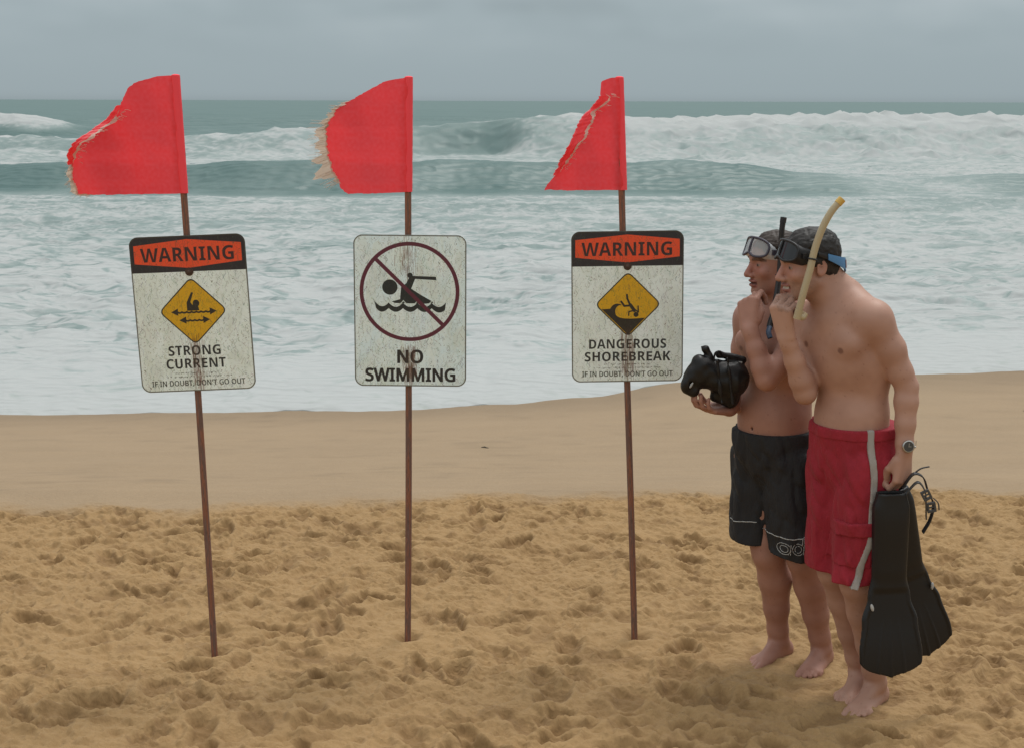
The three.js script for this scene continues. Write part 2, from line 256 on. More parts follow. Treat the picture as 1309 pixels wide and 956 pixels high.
function seaStrip(x0, x1, nx, d0, d1, nd, tw, th, pw, bumpM, first) {
  const pos = new Float32Array(nx * nd * 3), uv = new Float32Array(nx * nd * 2);
  for (let j = 0; j < nd; j++) for (let i = 0; i < nx; i++) {
    const x = mix(x0, x1, i / (nx - 1)), q = Math.pow(j / (nd - 1), pw), a = first ? shore(x) - 0.02 : d0, d = mix(a, d1, q), k = j * nx + i;
    pos[k * 3] = x; pos[k * 3 + 1] = seaH(x, d) + (first && j === 0 ? -0.03 : 0); pos[k * 3 + 2] = -d; uv[k * 2] = (x - x0) / (x1 - x0); uv[k * 2 + 1] = (d - d0) / (d1 - d0);
  }
  const idx = []; for (let j = 0; j < nd - 1; j++) for (let i = 0; i < nx - 1; i++) { const a = j * nx + i, b = a + 1, c = a + nx, e = c + 1; idx.push(a, b, c, b, e, c); }
  const g = new THREE.BufferGeometry(); g.setAttribute('position', new THREE.BufferAttribute(pos, 3)); g.setAttribute('uv', new THREE.BufferAttribute(uv, 2)); g.setIndex(idx); g.computeVertexNormals();
  const cd = new Uint8Array(tw * th * 4), rd = new Uint8Array(tw * th * 4), c = [0, 0, 0];
  for (let j = 0; j < th; j++) for (let i = 0; i < tw; i++) {
    const x = mix(x0, x1, (i + 0.5) / tw), d = mix(d0, d1, (j + 0.5) / th), o = (j * tw + i) * 4;
    const f = seaFoam(x, d); seaColor(x, d, f, c);
    cd[o] = L2S[(clamp(c[0], 0, 1) * 2047) | 0]; cd[o + 1] = L2S[(clamp(c[1], 0, 1) * 2047) | 0]; cd[o + 2] = L2S[(clamp(c[2], 0, 1) * 2047) | 0]; cd[o + 3] = 255;
    const rip = 0.62 - 0.34 * Math.abs(n2(x * bumpM * 0.45 + 0.5 * n2(x, d), d * bumpM * 1.35)) + 0.17 * n2(x * bumpM * 1.4 + 6, d * bumpM * 3.4) + 0.12 * (f - 0.5);
    rd[o] = clamp(255 * rip, 0, 255); rd[o + 1] = 255 * mix(0.5, 0.95, f); rd[o + 2] = rd[o]; rd[o + 3] = 255;
  }
  const rt = dataTex(rd, tw, th, false);
  const m = new THREE.MeshStandardMaterial({ map: dataTex(cd, tw, th, true), roughnessMap: rt, roughness: 1, bumpMap: rt, bumpScale: 0.20 / bumpM });
  mesh('sea', g, m).userData.kind = 'structure';
}
seaStrip(-17, 17, 340, 15.6, 32, 260, 1920, 1024, 1.35, 2.4, true);
seaStrip(-44, 44, 520, 32, 80, 300, 1792, 900, 1, 1.2, false);
seaStrip(-150, 150, 560, 80, 270, 300, 1408, 800, 1.25, 0.5, false);
{ // open ocean
  const nx = 220, nd = 260, pos = new Float32Array(nx * nd * 3), uv = new Float32Array(nx * nd * 2);
  for (let j = 0; j < nd; j++) for (let i = 0; i < nx; i++) {
    const q = j / (nd - 1), d = 270 * Math.pow(30000 / 270, q ** 1.4), u = i / (nx - 1) * 2 - 1, x = u * (150 + (d - 270) * 0.75), k = j * nx + i;
    pos[k * 3] = x; pos[k * 3 + 1] = seaH(x, d); pos[k * 3 + 2] = -d; uv[k * 2] = x / 60; uv[k * 2 + 1] = d / 60;
  }
  const idx = []; for (let j = 0; j < nd - 1; j++) for (let i = 0; i < nx - 1; i++) { const a = j * nx + i, b = a + 1, c = a + nx, e = c + 1; idx.push(a, b, c, b, e, c); }
  const g = new THREE.BufferGeometry(); g.setAttribute('position', new THREE.BufferAttribute(pos, 3)); g.setAttribute('uv', new THREE.BufferAttribute(uv, 2)); g.setIndex(idx); g.computeVertexNormals();
  mesh('sea', g, std([0.053, 0.119, 0.113], 0.5)).userData.kind = 'structure';
}
// ------------------------------------------------------------------ warning signs on rusty posts
const PW = 0.443, PH = 0.602, CW = 664, CH = 902;
function grime(c, seed) {   // crazed reflective sheeting, rust runs and dirt
  const r = rng(seed);
  for (let i = 0; i < 2000; i++) { const x = r() * CW, y = r() * CH, l = 5 + r() * 34; c.strokeStyle = `rgba(${55 + r() * 60},${62 + r() * 60},${54 + r() * 55},${0.12 + r() * 0.42})`; c.lineWidth = 0.6 + r() * 1.5; c.beginPath(); c.moveTo(x, y); let X = x, Y = y; for (let k = 0; k < 4; k++) { X += (r() - 0.5) * 16; Y += l / 4; c.lineTo(X, Y); } c.stroke(); }
  for (let i = 0; i < 900; i++) { const x = r() * CW, y = r() * CH; c.strokeStyle = `rgba(${80 + r() * 40},${80 + r() * 40},70,${0.12 + r() * 0.25})`; c.lineWidth = 0.8 + r(); c.beginPath(); c.moveTo(x, y); c.lineTo(x + (r() - 0.5) * 44, y + (r() - 0.5) * 16); c.stroke(); }
  for (let i = 0; i < 700; i++) { c.fillStyle = `rgba(${62 + r() * 40},${60 + r() * 34},${48 + r() * 25},${0.1 + r() * 0.45})`; c.beginPath(); c.ellipse(r() * CW, r() * CH, 0.8 + r() * 2.6, 0.8 + r() * 4, r() * 3, 0, 7); c.fill(); }
  const run = (cx, y0, y1, w, n, a) => { for (let i = 0; i < n; i++) { const x = cx + (r() + r() + r() - 1.5) * w, y = mix(y0, y1, r()), l = 12 + r() * 80; c.strokeStyle = `rgba(${70 + r() * 35},${48 + r() * 22},${38 + r() * 18},${a * (0.2 + r())})`; c.lineWidth = 1 + r() * 4.5; c.beginPath(); c.moveTo(x, y); c.lineTo(x + (r() - 0.5) * 8, y + l); c.stroke(); } };
  return { run, r };
}
function panelCanvas(kind) {
  const cv = document.createElement('canvas'); cv.width = CW; cv.height = CH; const c = cv.getContext('2d'), seed = { current: 11, swim: 23, break: 37 }[kind];
  c.fillStyle = kind === 'swim' ? '#e6fbff' : '#effbf7'; c.fillRect(0, 0, CW, CH);
  { const r = rng(seed + 5); for (let i = 0; i < 260; i++) { const t = r(); c.fillStyle = t < 0.4 ? `rgba(244,255,252,${0.1 + r() * 0.2})` : t < 0.75 ? `rgba(222,232,218,${0.08 + r() * 0.2})` : `rgba(204,214,206,${0.06 + r() * 0.14})`; c.beginPath(); c.ellipse(r() * CW, r() * CH, 8 + r() * 50, 20 + r() * 110, (r() - 0.5) * 0.3, 0, 7); c.fill(); } }
  const X = v => v * CW, Y = v => v * CH; const text = (s, x, y, px, w, col = '#2b3032', wt = 'bold', heavy = 0) => { c.font = `${wt} ${px}px sans-serif`; c.textAlign = 'center'; c.textBaseline = 'middle'; c.fillStyle = col; const m = c.measureText(s).width; c.save(); c.translate(x, y); c.scale(w / m, 1); c.fillText(s, 0, 0); if (heavy) { c.strokeStyle = col; c.lineWidth = heavy; c.lineJoin = 'round'; c.strokeText(s, 0, 0); } c.restore(); };
  const poly = (p, f) => { c.fillStyle = f; c.beginPath(); p.forEach(([a, b], i) => i ? c.lineTo(X(a), Y(b)) : c.moveTo(X(a), Y(b))); c.closePath(); c.fill(); };
  if (kind !== 'swim') {
    c.fillStyle = '#26262c'; c.fillRect(0, 0, CW, Y(0.228));
    poly([[0.035, 0.055], [0.5, 0.022], [0.965, 0.055], [0.965, 0.17], [0.5, 0.205], [0.035, 0.17]], '#f0522a');
    text('WARNING', X(0.5), Y(0.118), 112, X(0.82), '#3a2224');
    // rounded diamond
    const cx = X(0.505), cy = Y(0.482), R = X(0.298), k = 26;
    const dia = (R, k, f) => { c.fillStyle = f; c.beginPath(); const p = [[0, -R], [R, 0], [0, R], [-R, 0]]; for (let i = 0; i < 4; i++) { const a = p[i], b = p[(i + 1) % 4], u = k / R; if (!i) c.moveTo(cx + mix(a[0], b[0], u), cy + mix(a[1], b[1], u)); c.lineTo(cx + mix(b[0], a[0], u), cy + mix(b[1], a[1], u)); const d = p[(i + 2) % 4]; c.quadraticCurveTo(cx + b[0], cy + b[1], cx + mix(b[0], d[0], u), cy + mix(b[1], d[1], u)); } c.closePath(); c.fill(); };
    dia(R, k, '#26241f'); dia(R - 9, k - 3, '#dca918');
    { const r = rng(seed + 1); c.save(); c.beginPath(); c.moveTo(cx, cy - R + 14); c.lineTo(cx + R - 14, cy); c.lineTo(cx, cy + R - 14); c.lineTo(cx - R + 14, cy); c.clip(); for (let i = 0; i < 130; i++) { c.strokeStyle = `rgba(${110 + r() * 40},${80 + r() * 30},20,${0.1 + r() * 0.3})`; c.lineWidth = 1 + r() * 2; const x = cx + (r() - 0.5) * 2 * R, y = cy + (r() - 0.5) * 2 * R; c.beginPath(); c.moveTo(x, y); c.lineTo(x + (r() - 0.5) * 6, y + 10 + r() * 34); c.stroke(); }
      c.fillStyle = c.strokeStyle = '#2a261f'; c.lineJoin = c.lineCap = 'round';
      if (kind === 'current') {
        const wav = (x0, x1, y, n) => { c.lineWidth = 10; c.beginPath(); for (let i = 0; i <= n * 8; i++) { const x = mix(x0, x1, i / (n * 8)), yy = y + 5 * Math.abs(Math.sin(i / 8 * Math.PI)); i ? c.lineTo(x, yy) : c.moveTo(x, yy); } c.stroke(); for (const [x, s] of [[x0, -1], [x1, 1]]) { c.beginPath(); c.moveTo(x + s * 36, y); c.lineTo(x - s * 4, y - 21); c.lineTo(x - s * 4, y + 21); c.closePath(); c.fill(); } };
        wav(cx - 92, cx + 100, cy + 4, 7); wav(cx - 48, cx + 58, cy + 52, 4);
        c.beginPath(); c.ellipse(cx + 20, cy - 44, 19, 21, 0, 0, 7); c.fill();
        c.beginPath(); c.moveTo(cx + 8, cy - 106); c.lineTo(cx - 4, cy - 108); c.lineTo(cx - 34, cy - 50); c.lineTo(cx - 34, cy - 2); c.lineTo(cx + 36, cy - 2); c.lineTo(cx + 32, cy - 24); c.lineTo(cx - 4, cy - 38); c.lineTo(cx - 12, cy - 52); c.closePath(); c.fill();
      } else {
        c.beginPath(); c.moveTo(cx - R, cy + 30); c.lineTo(cx - 106, cy + 26); c.bezierCurveTo(cx - 92, cy - 4, cx - 62, cy - 14, cx - 34, cy + 6); c.bezierCurveTo(cx - 62, cy, cx - 82, cy + 24, cx - 74, cy + 56); c.bezierCurveTo(cx - 68, cy + 84, cx - 20, cy + 88, cx + 40, cy + 86); c.lineTo(cx + 110, cy + 82); c.lineTo(cx, cy + R); c.lineTo(cx - R, cy + 30); c.fill();
        c.lineWidth = 20; c.beginPath(); c.moveTo(cx + 14, cy + 4); c.lineTo(cx + 38, cy + 38); c.stroke();
        c.lineWidth = 12; c.beginPath(); c.moveTo(cx + 12, cy + 4); c.lineTo(cx - 4, cy - 34); c.lineTo(cx - 6, cy - 56); c.moveTo(cx + 8, cy + 8); c.lineTo(cx - 22, cy + 10); c.lineTo(cx - 40, cy - 16); c.stroke();
        c.lineWidth = 8; c.beginPath(); c.moveTo(cx + 36, cy + 38); c.lineTo(cx + 6, cy + 44); c.lineTo(cx + 4, cy + 66); c.moveTo(cx + 44, cy + 34); c.lineTo(cx + 62, cy + 48); c.lineTo(cx + 60, cy + 12); c.stroke();
        c.beginPath(); c.arc(cx + 48, cy + 62, 15, 0, 7); c.fill();
      } c.restore(); }
    if (kind === 'current') { text('STRONG', X(0.49), Y(0.738), 78, X(0.47)); text('CURRENT', X(0.49), Y(0.822), 78, X(0.53)); }
    else { text('DANGEROUS', X(0.5), Y(0.748), 78, X(0.71)); text('SHOREBREAK', X(0.5), Y(0.832), 78, X(0.78)); }
    const r = rng(seed + 2);   // two lines of print worn away to specks
    for (const [y, w] of [[0.878, 0.42], [0.902, 0.58]]) for (let x = 0.5 - w / 2; x < 0.5 + w / 2; x += 0.012) if (r() < 0.72) { c.fillStyle = `rgba(60,62,56,${0.25 + r() * 0.5})`; c.fillRect(X(x), Y(y) + (r() - 0.5) * 5, 3 + r() * 7, 3 + r() * 6); }
    text("IF IN DOUBT, DON'T GO OUT", X(0.5), Y(0.946), 44, X(0.82), '#343834', 'normal', 1.5);
    { const r2 = rng(seed + 8); for (let i = 0; i < 120; i++) { c.fillStyle = `rgba(200,208,190,${0.2 + r2() * 0.5})`; c.fillRect(X(0.08 + r2() * 0.84), Y(0.92 + r2() * 0.05), 1 + r2() * 6, 1 + r2() * 4); } }
  } else {
    const cx = X(0.495), cy = Y(0.372), R = X(0.428);
    c.fillStyle = c.strokeStyle = '#20292b';
    c.beginPath(); c.arc(cx - X(0.175), cy - Y(0.03), X(0.068), 0, 7); c.fill();                                    // head
    c.beginPath(); c.moveTo(cx - X(0.16), cy + Y(0.065)); c.lineTo(cx - X(0.085), cy + Y(0.05)); c.lineTo(cx - X(0.075), cy - Y(0.03)); c.lineTo(cx - X(0.03), cy - Y(0.055)); c.lineTo(cx + X(0.005), cy - Y(0.105)); c.lineTo(cx + X(0.235), cy - Y(0.10)); c.lineTo(cx + X(0.24), cy - Y(0.078)); c.lineTo(cx + X(0.05), cy - Y(0.085)); c.lineTo(cx + X(0.015), cy - Y(0.02)); c.lineTo(cx + X(0.10), cy + Y(0.02)); c.lineTo(cx + X(0.225), cy + Y(0.072)); c.lineTo(cx + X(0.14), cy + Y(0.078)); c.lineTo(cx - X(0.13), cy + Y(0.075)); c.closePath(); c.fill();
    c.beginPath(); c.arc(cx + X(0.005), cy - Y(0.108), X(0.024), 0, 7); c.fill();
    c.beginPath(); const x0 = cx - X(0.315), x1 = cx + X(0.325), n = 5, st = (x1 - x0) / n; c.moveTo(x0, cy + Y(0.058));   // scalloped water
    for (let i = 0; i < n; i++) c.quadraticCurveTo(x0 + st * (i + 0.5), cy + Y(0.128), x0 + st * (i + 1), cy + Y(i === n - 1 ? 0.068 : 0.072));
    c.lineTo(x1 - 6, cy + Y(0.118)); for (let i = n - 1; i >= 0; i--) c.quadraticCurveTo(x0 + st * (i + 0.5), cy + Y(0.158), x0 + st * i + (i ? 0 : 10), cy + Y(0.108)); c.closePath(); c.fill();
    c.strokeStyle = '#dcebe5'; c.lineWidth = 5; c.beginPath(); for (let i = 0; i < n; i++) { c.moveTo(x0 + st * i, cy + Y(0.056)); c.quadraticCurveTo(x0 + st * (i + 0.5), cy + Y(0.118), x0 + st * (i + 1), cy + Y(0.062)); } c.stroke();
    c.strokeStyle = '#5e2338'; c.lineWidth = X(0.034); c.beginPath(); c.arc(cx, cy, R, 0, 7); c.stroke();
    c.beginPath(); c.moveTo(cx - R * 0.70, cy - R * 0.68); c.lineTo(cx + R * 0.69, cy + R * 0.69); c.stroke();
    text('NO', X(0.495), Y(0.803), 104, X(0.25), '#23272a', 'normal', 7); text('SWIMMING', X(0.5), Y(0.925), 104, X(0.82), '#23272a', 'normal', 7);
  }
  const { run } = grime(c, seed);
  if (kind === 'swim') { run(X(0.47), Y(0.0), Y(0.22), 60, 130, 0.26); run(X(0.5), Y(0.72), Y(0.93), 46, 240, 0.34); run(X(0.5), Y(0.3), Y(0.7), 70, 60, 0.08); }
  else { run(X(0.47), Y(0.0), Y(0.2), 60, 60, 0.16); run(X(0.5), Y(0.62), Y(0.93), 38, 220, 0.32); run(X(0.5), Y(0.84), Y(0.96), 130, 90, 0.07); }
  c.strokeStyle = 'rgba(72,70,60,0.75)'; c.lineWidth = 7; const q = 50; c.beginPath(); c.moveTo(q, 3); c.arcTo(CW - 3, 3, CW - 3, CH, q); c.arcTo(CW - 3, CH - 3, 0, CH - 3, q); c.arcTo(3, CH - 3, 3, 0, q); c.arcTo(3, 3, CW, 3, q); c.closePath(); c.stroke();
  const t = new THREE.CanvasTexture(cv); t.colorSpace = THREE.SRGBColorSpace; return t;
}
const rustTex = (() => { const W = 128, Hh = 1024, d = new Uint8Array(W * Hh * 4); for (let j = 0; j < Hh; j++) for (let i = 0; i < W; i++) { const a = i / W * 6.283, t = n3(Math.cos(a) * 2 + 9, Math.sin(a) * 2 + 9, j * 0.035), u = n3(Math.cos(a) * 6 + 9, Math.sin(a) * 6 + 9, j * 0.17), p = sm(-0.3, 0.5, t * 0.7 + u * 0.4), o = (j * W + i) * 4; d[o] = toS(mix(0.16, 0.25, p) + 0.03 * u); d[o + 1] = toS(mix(0.095, 0.10, p) + 0.02 * u); d[o + 2] = toS(mix(0.075, 0.055, p) + 0.02 * u); d[o + 3] = 255; } return dataTex(d, W, Hh, true, true); })();
const rust = new THREE.MeshStandardMaterial({ map: rustTex, bumpMap: rustTex, bumpScale: 0.001, roughness: 0.85 });
const boltMat = std([0.10, 0.065, 0.05], 0.7, { metalness: 0.4 }), backMat = std([0.42, 0.43, 0.42], 0.5, { metalness: 0.5 });
const signGroup = 'warning signs on rusty posts in the sand';
function roundedPanel() {
  const w = PW / 2, h = PH / 2, r = 0.034, s = new THREE.Shape();
  s.moveTo(-w + r, -h); s.lineTo(w - r, -h); s.absarc(w - r, -h + r, r, -Math.PI / 2, 0); s.lineTo(w, h - r); s.absarc(w - r, h - r, r, 0, Math.PI / 2); s.lineTo(-w + r, h); s.absarc(-w + r, h - r, r, Math.PI / 2, Math.PI); s.lineTo(-w, -h + r); s.absarc(-w + r, -h + r, r, Math.PI, Math.PI * 1.5);
  const g = new THREE.ExtrudeGeometry(s, { depth: 0.002, bevelEnabled: true, bevelThickness: 0.0006, bevelSize: 0.0006, bevelSegments: 1, curveSegments: 8 });
  const p = g.attributes.position, u = g.attributes.uv; for (let i = 0; i < p.count; i++) u.setXY(i, clamp(p.getX(i) / PW + 0.5, 0.002, 0.998), clamp(p.getY(i) / PH + 0.5, 0.002, 0.998)); return g;
}
function signPost(kind, label, base, topXY, panelAt, tilt, boltsY) {
  const [bx, bz] = base, by = 0, root = group('warning_sign', label, 'sign', [bx, by, bz], signGroup);
  const dx = topXY[0] - bx, H = topXY[1], n = 24, r = 0.0130, bow = 0.003;
  const pts = []; for (let i = 0; i <= n; i++) { const t = i / n; pts.push(V(dx * (t * H + 0) / H + bow * Math.sin(t * 5 + bx), mix(-0.35, H, t), 0)); }
  pts[0].x = -dx * 0.15; const cv = new THREE.CatmullRomCurve3(pts), tube = new THREE.TubeGeometry(cv, 60, r, 12); { const u = tube.attributes.uv; for (let i = 0; i < u.count; i++) u.setXY(i, u.getY(i), u.getX(i) * 1.0); }
  const cap = new THREE.CylinderGeometry(r, r, 0.004, 12).translate(pts[n].x, H, 0);
  mesh('post', mergeGeometries([tube.toNonIndexed(), cap.toNonIndexed()]), rust, root);
  const t = new THREE.MeshPhysicalMaterial({ map: panelCanvas(kind), roughness: 0.42, clearcoat: 0.15, clearcoatRoughness: 0.5 });
  const pz = 0.019, panel = mesh('sign_panel', roundedPanel(), t, root); panel.position.set(panelAt[0] - bx, panelAt[1], pz); panel.rotation.z = tilt;
  const ca = Math.cos(tilt), sa = Math.sin(tilt);
  for (const y of boltsY) { const b = new THREE.CylinderGeometry(0.0115, 0.0125, 0.007, 6).rotateX(Math.PI / 2), nut = new THREE.SphereGeometry(0.008, 10, 6).scale(1, 1, 0.6).translate(0, 0, 0.004), wsh = new THREE.CylinderGeometry(0.016, 0.0165, 0.002, 16).rotateX(Math.PI / 2).translate(0, 0, -0.003);
    const m = mesh('bolt', mergeGeometries([b, nut, wsh].map(g => g.toNonIndexed())), boltMat, panel); m.position.set(0, y, 0.0066); }
  const br = mesh('bracket', new THREE.BoxGeometry(0.06, 0.03, 0.006), boltMat, panel); br.position.set(0, 0.163, -0.0045);
  return root;
}
signPost('current', 'white STRONG CURRENT warning sign with yellow swimmer diamond, leaning rusty post', [-1.193, -5.333], [-1.262, 2.285], [-1.2297, 1.392], 0.044, [0.163]);
signPost('swim', 'white NO SWIMMING sign with crossed out swimmer on straight rusty post', [-0.436, -5.484], [-0.401, 2.285], [-0.4037, 1.382], -0.006, []);
signPost('break', 'white DANGEROUS SHOREBREAK warning sign with yellow wave diamond on rusty post', [0.528, -5.51], [0.4125, 2.285], [0.4580, 1.3975], 0.017, [0.163]);

// ------------------------------------------------------------------ red flags
const flagTex = (() => { const N = 256, d = new Uint8Array(N * N * 4), b = new Uint8Array(N * N * 4); for (let j = 0; j < N; j++) for (let i = 0; i < N; i++) { const o = (j * N + i) * 4, w = ((i & 3) < 2) === ((j & 3) < 2), n = n2(i * 0.03, j * 0.03); d[o] = 250; d[o + 1] = clamp(228 + 26 * n + (w ? 6 : -6), 0, 255); d[o + 2] = clamp(228 + 26 * n + (w ? 6 : -6), 0, 255); d[o + 3] = 255; b[o] = b[o + 1] = b[o + 2] = w ? 150 : 110; b[o + 3] = 255; } return [dataTex(d, N, N, true, true), dataTex(b, N, N, false, true)]; })();
const flagMat = phy([1.0, 0.080, 0.102], 0.85, { map: flagTex[0], bumpMap: flagTex[1], bumpScale: 0.0004, side: THREE.DoubleSide, transmission: 0.5, thickness: 0 });
const frayMat = phy([0.70, 0.58, 0.48], 0.9, { side: THREE.DoubleSide, transmission: 0.5, thickness: 0 });
const hemMat = phy([0.98, 0.072, 0.094], 0.8, { bumpMap: flagTex[1], bumpScale: 0.0004 });
function gridGeo(nu, nv, fn) {
  const p = [], uv = [], idx = []; for (let j = 0; j <= nv; j++) for (let i = 0; i <= nu; i++) { const q = fn(i / nu, j / nv); p.push(q[0], q[1], q[2]); uv.push(q[0] * 10, q[1] * 10); }
  for (let j = 0; j < nv; j++) for (let i = 0; i < nu; i++) { const a = j * (nu + 1) + i; idx.push(a, a + 1, a + nu + 1, a + 1, a + nu + 2, a + nu + 1); }
  const g = new THREE.BufferGeometry(); g.setAttribute('position', new THREE.Float32BufferAttribute(p, 3)); g.setAttribute('uv', new THREE.Float32BufferAttribute(uv, 2)); g.setIndex(idx); g.computeVertexNormals(); return g;
}
// outline: free edge from the head of the sleeve round to its foot, in metres from the sleeve's foot (x to the left is negative)
function makeFlag(label, at, top, edge, fold, fray, seed) {
  const root = group('red_flag', label, 'flag', at, 'torn red flags on the sign posts'), R = rng(seed);
  const E = new THREE.CatmullRomCurve3(edge.map(([x, y]) => V(x, y, 0)), false, 'catmullrom', 0.25), len = E.getLength();
  const pole = t => V(top[0] * (1 - t), top[1] * (1 - t), 0);
  const jag = t => 0.010 * n2(t * 22 + seed, 1) + 0.007 * n2(t * 61, seed) + 0.005 * n2(t * 140, seed + 3);
  const zAt = (x, y) => { const s = clamp(-x / 0.4, 0, 1.2); return 0.014 + 0.06 * s * Math.sin(s * 4.2 + y * 5 + seed) + 0.028 * s * Math.sin(s * 11 - y * 9 + seed * 2) + 0.006 * n2(x * 14 + seed, y * 14); };
  const at2 = (t, s) => { const a = pole(t), e = E.getPointAt(clamp(t, 0, 1)), wgt = Math.sin(Math.PI * t); const L = Math.max(0.02, Math.hypot(e.x - a.x, e.y - a.y)); const ex = e.x + (e.x - a.x) / L * jag(t) * wgt, ey = e.y + (e.y - a.y) / L * jag(t) * wgt; const x = mix(a.x, ex, s), y = mix(a.y, ey, s); return [x, y, zAt(x, y)]; };
  mesh('cloth', gridGeo(70, 110, (s, t) => at2(t, mix(0.02, 1, s))), flagMat, root);
  mesh('sleeve', (() => { const g = gridGeo(14, 24, (s, t) => { const a = pole(t), an = s * Math.PI * 2, rr = 0.0162 + 0.001 * n2(t * 14, seed + an); return [a.x + Math.cos(an) * rr, a.y, Math.sin(an) * rr]; }); return g; })(), hemMat, root);
  const capG = new THREE.SphereGeometry(0.0164, 14, 6, 0, 6.2832, 0, 1.571).scale(1, 0.35, 1); mesh('sleeve_cap', capG.translate(top[0], top[1] - 0.001, 0), hemMat, root);
  // bottom hem: a doubled, stitched edge
  mesh('hem', gridGeo(40, 3, (s, v) => { const q = at2(0.995, s), a = v * Math.PI * 2; return [q[0], q[1] + 0.004 + 0.005 * Math.cos(a), q[2] + 0.0022 * Math.sin(a)]; }), hemMat, root);
  if (fold) {   // the torn fly edge is curled over towards the beach
    const [t0, t1, wd] = fold;
    mesh('folded_edge', gridGeo(16, 70, (s, v) => { const t = mix(t0, t1, v), e = at2(t, 1), i = at2(t, 0.9), dx = i[0] - e[0], dy = i[1] - e[1], l = Math.hypot(dx, dy), w = wd * (0.35 + 0.65 * Math.sin(Math.PI * clamp(v, 0.04, 0.96))) * (0.8 + 0.5 * n2(v * 6, seed)) * (1 + (s > 0.9 ? 0.25 * n2(v * 40, 4) : 0)), a = Math.min(1, s * 3) * Math.PI, back = Math.max(0, s - 0.33) / 0.67 * w; return [e[0] + dx / l * (back - 0.010 * Math.sin(a)), e[1] + dy / l * (back - 0.010 * Math.sin(a)), e[2] + 0.011 * (1 - Math.cos(a)) + 0.004 * n2(v * 9, s * 3) + back * 0.15]; }), flagMat, root);
  }
  // bleached, unravelled threads along the torn edge
  const th = []; for (const [t0, t1, w, n, over] of fray) {
    th.push(gridGeo(3, 80, (s, v) => { const t = mix(t0, t1, v), b = over ? (() => { const e = at2(t, 1), i = at2(t, 0.9), l = Math.hypot(i[0] - e[0], i[1] - e[1]); const k = over * (0.5 + 0.5 * Math.sin(Math.PI * v)) * (0.75 + 0.6 * n2(v * 6, seed)); return [e[0] + (i[0] - e[0]) / l * k, e[1] + (i[1] - e[1]) / l * k, e[2] + 0.027 + k * 0.15, (i[0] - e[0]) / l, (i[1] - e[1]) / l]; })() : (() => { const e = at2(t, 0.985), i = at2(t, 0.9), l = Math.hypot(i[0] - e[0], i[1] - e[1]); return [...e, -(i[0] - e[0]) / l, -(i[1] - e[1]) / l]; })(); const k = s * w * Math.max(0.05, 0.6 + 0.8 * n2(v * 6 + seed, 2) + 0.25 * n2(v * 21, seed)) * Math.min(1, 8 * v, 8 * (1 - v)); return [b[0] + b[3] * k, b[1] + b[4] * k - 0.12 * k * k / w, b[2] + 0.002 + 0.006 * n2(v * 12, s * 3)]; }));
    for (let i = 0; i < n; i++) { const t = mix(t0, t1, R()), e = at2(t, 0.99), q = at2(t, 0.9), l = Math.hypot(q[0] - e[0], q[1] - e[1]), sg = over ? 1 : -1, k = w * (0.4 + 0.7 * R()), o = over ? over * 0.8 : 0, ax = (q[0] - e[0]) / l, ay = (q[1] - e[1]) / l, p0 = V(e[0] + ax * o, e[1] + ay * o, e[2] + (over ? 0.03 : 0.001)), p2 = V(p0.x + sg * ax * k + (R() - 0.5) * 0.02, p0.y + sg * ay * k + (R() - 0.6) * 0.02, p0.z + (R() - 0.5) * 0.02), p1 = p0.clone().lerp(p2, 0.5).add(V((R() - 0.5) * 0.012, (R() - 0.5) * 0.012, 0)); th.push(new THREE.TubeGeometry(new THREE.QuadraticBezierCurve3(p0, p1, p2), 5, 0.0007, 3)); }
  }
  const strip = th.map(g => { const h = g.toNonIndexed(); for (const k of Object.keys(h.attributes)) if (!['position', 'normal', 'uv'].includes(k)) h.deleteAttribute(k); return h; });
  mesh('frayed_edge', mergeGeometries(strip), frayMat, root);
  return root;
}
// offsets: sleeve foot, sleeve head, free edge
makeFlag('red flag with folded bleached edge, above the STRONG CURRENT sign', [-1.2490, 1.852, -5.333], [-0.0132, 0.438],
  [[-0.0132, 0.438], [-0.08, 0.434], [-0.150, 0.414], [-0.180, 0.394], [-0.205, 0.346], [-0.245, 0.295], [-0.30, 0.245], [-0.36, 0.20], [-0.40, 0.145], [-0.405, 0.075], [-0.40, 0.02], [-0.385, -0.004], [-0.2, -0.006], [0, 0]], [0.24, 0.52, 0.05], [[0.26, 0.52, 0.024, 30, 0.045], [0.5, 0.68, 0.03, 40, 0]], 3);
makeFlag('wide red flag with tattered beige fringe, above the NO SWIMMING sign', [-0.4077, 1.850, -5.484], [0.0067, 0.438],
  [[0.0067, 0.438], [-0.075, 0.424], [-0.14, 0.395], [-0.20, 0.362], [-0.262, 0.322], [-0.312, 0.258], [-0.322, 0.19], [-0.312, 0.115], [-0.285, 0.045], [-0.25, -0.006], [-0.12, -0.005], [0, 0]], null, [[0.27, 0.44, 0.035, 26, 0], [0.40, 0.68, 0.075, 60, 0]], 8);
makeFlag('narrow red flag curled over with torn edge, above the SHOREBREAK sign', [0.4341, 1.858, -5.51], [-0.0218, 0.432],
  [[-0.0218, 0.432], [-0.055, 0.430], [-0.094, 0.414], [-0.098, 0.352], [-0.13, 0.312], [-0.168, 0.27], [-0.205, 0.19], [-0.245, 0.11], [-0.275, 0.05], [-0.308, 0.004], [-0.15, 0], [0, 0]], [0.15, 0.56, 0.052], [[0.14, 0.56, 0.022, 34, 0.05], [0.45, 0.56, 0.02, 12, 0]], 5);
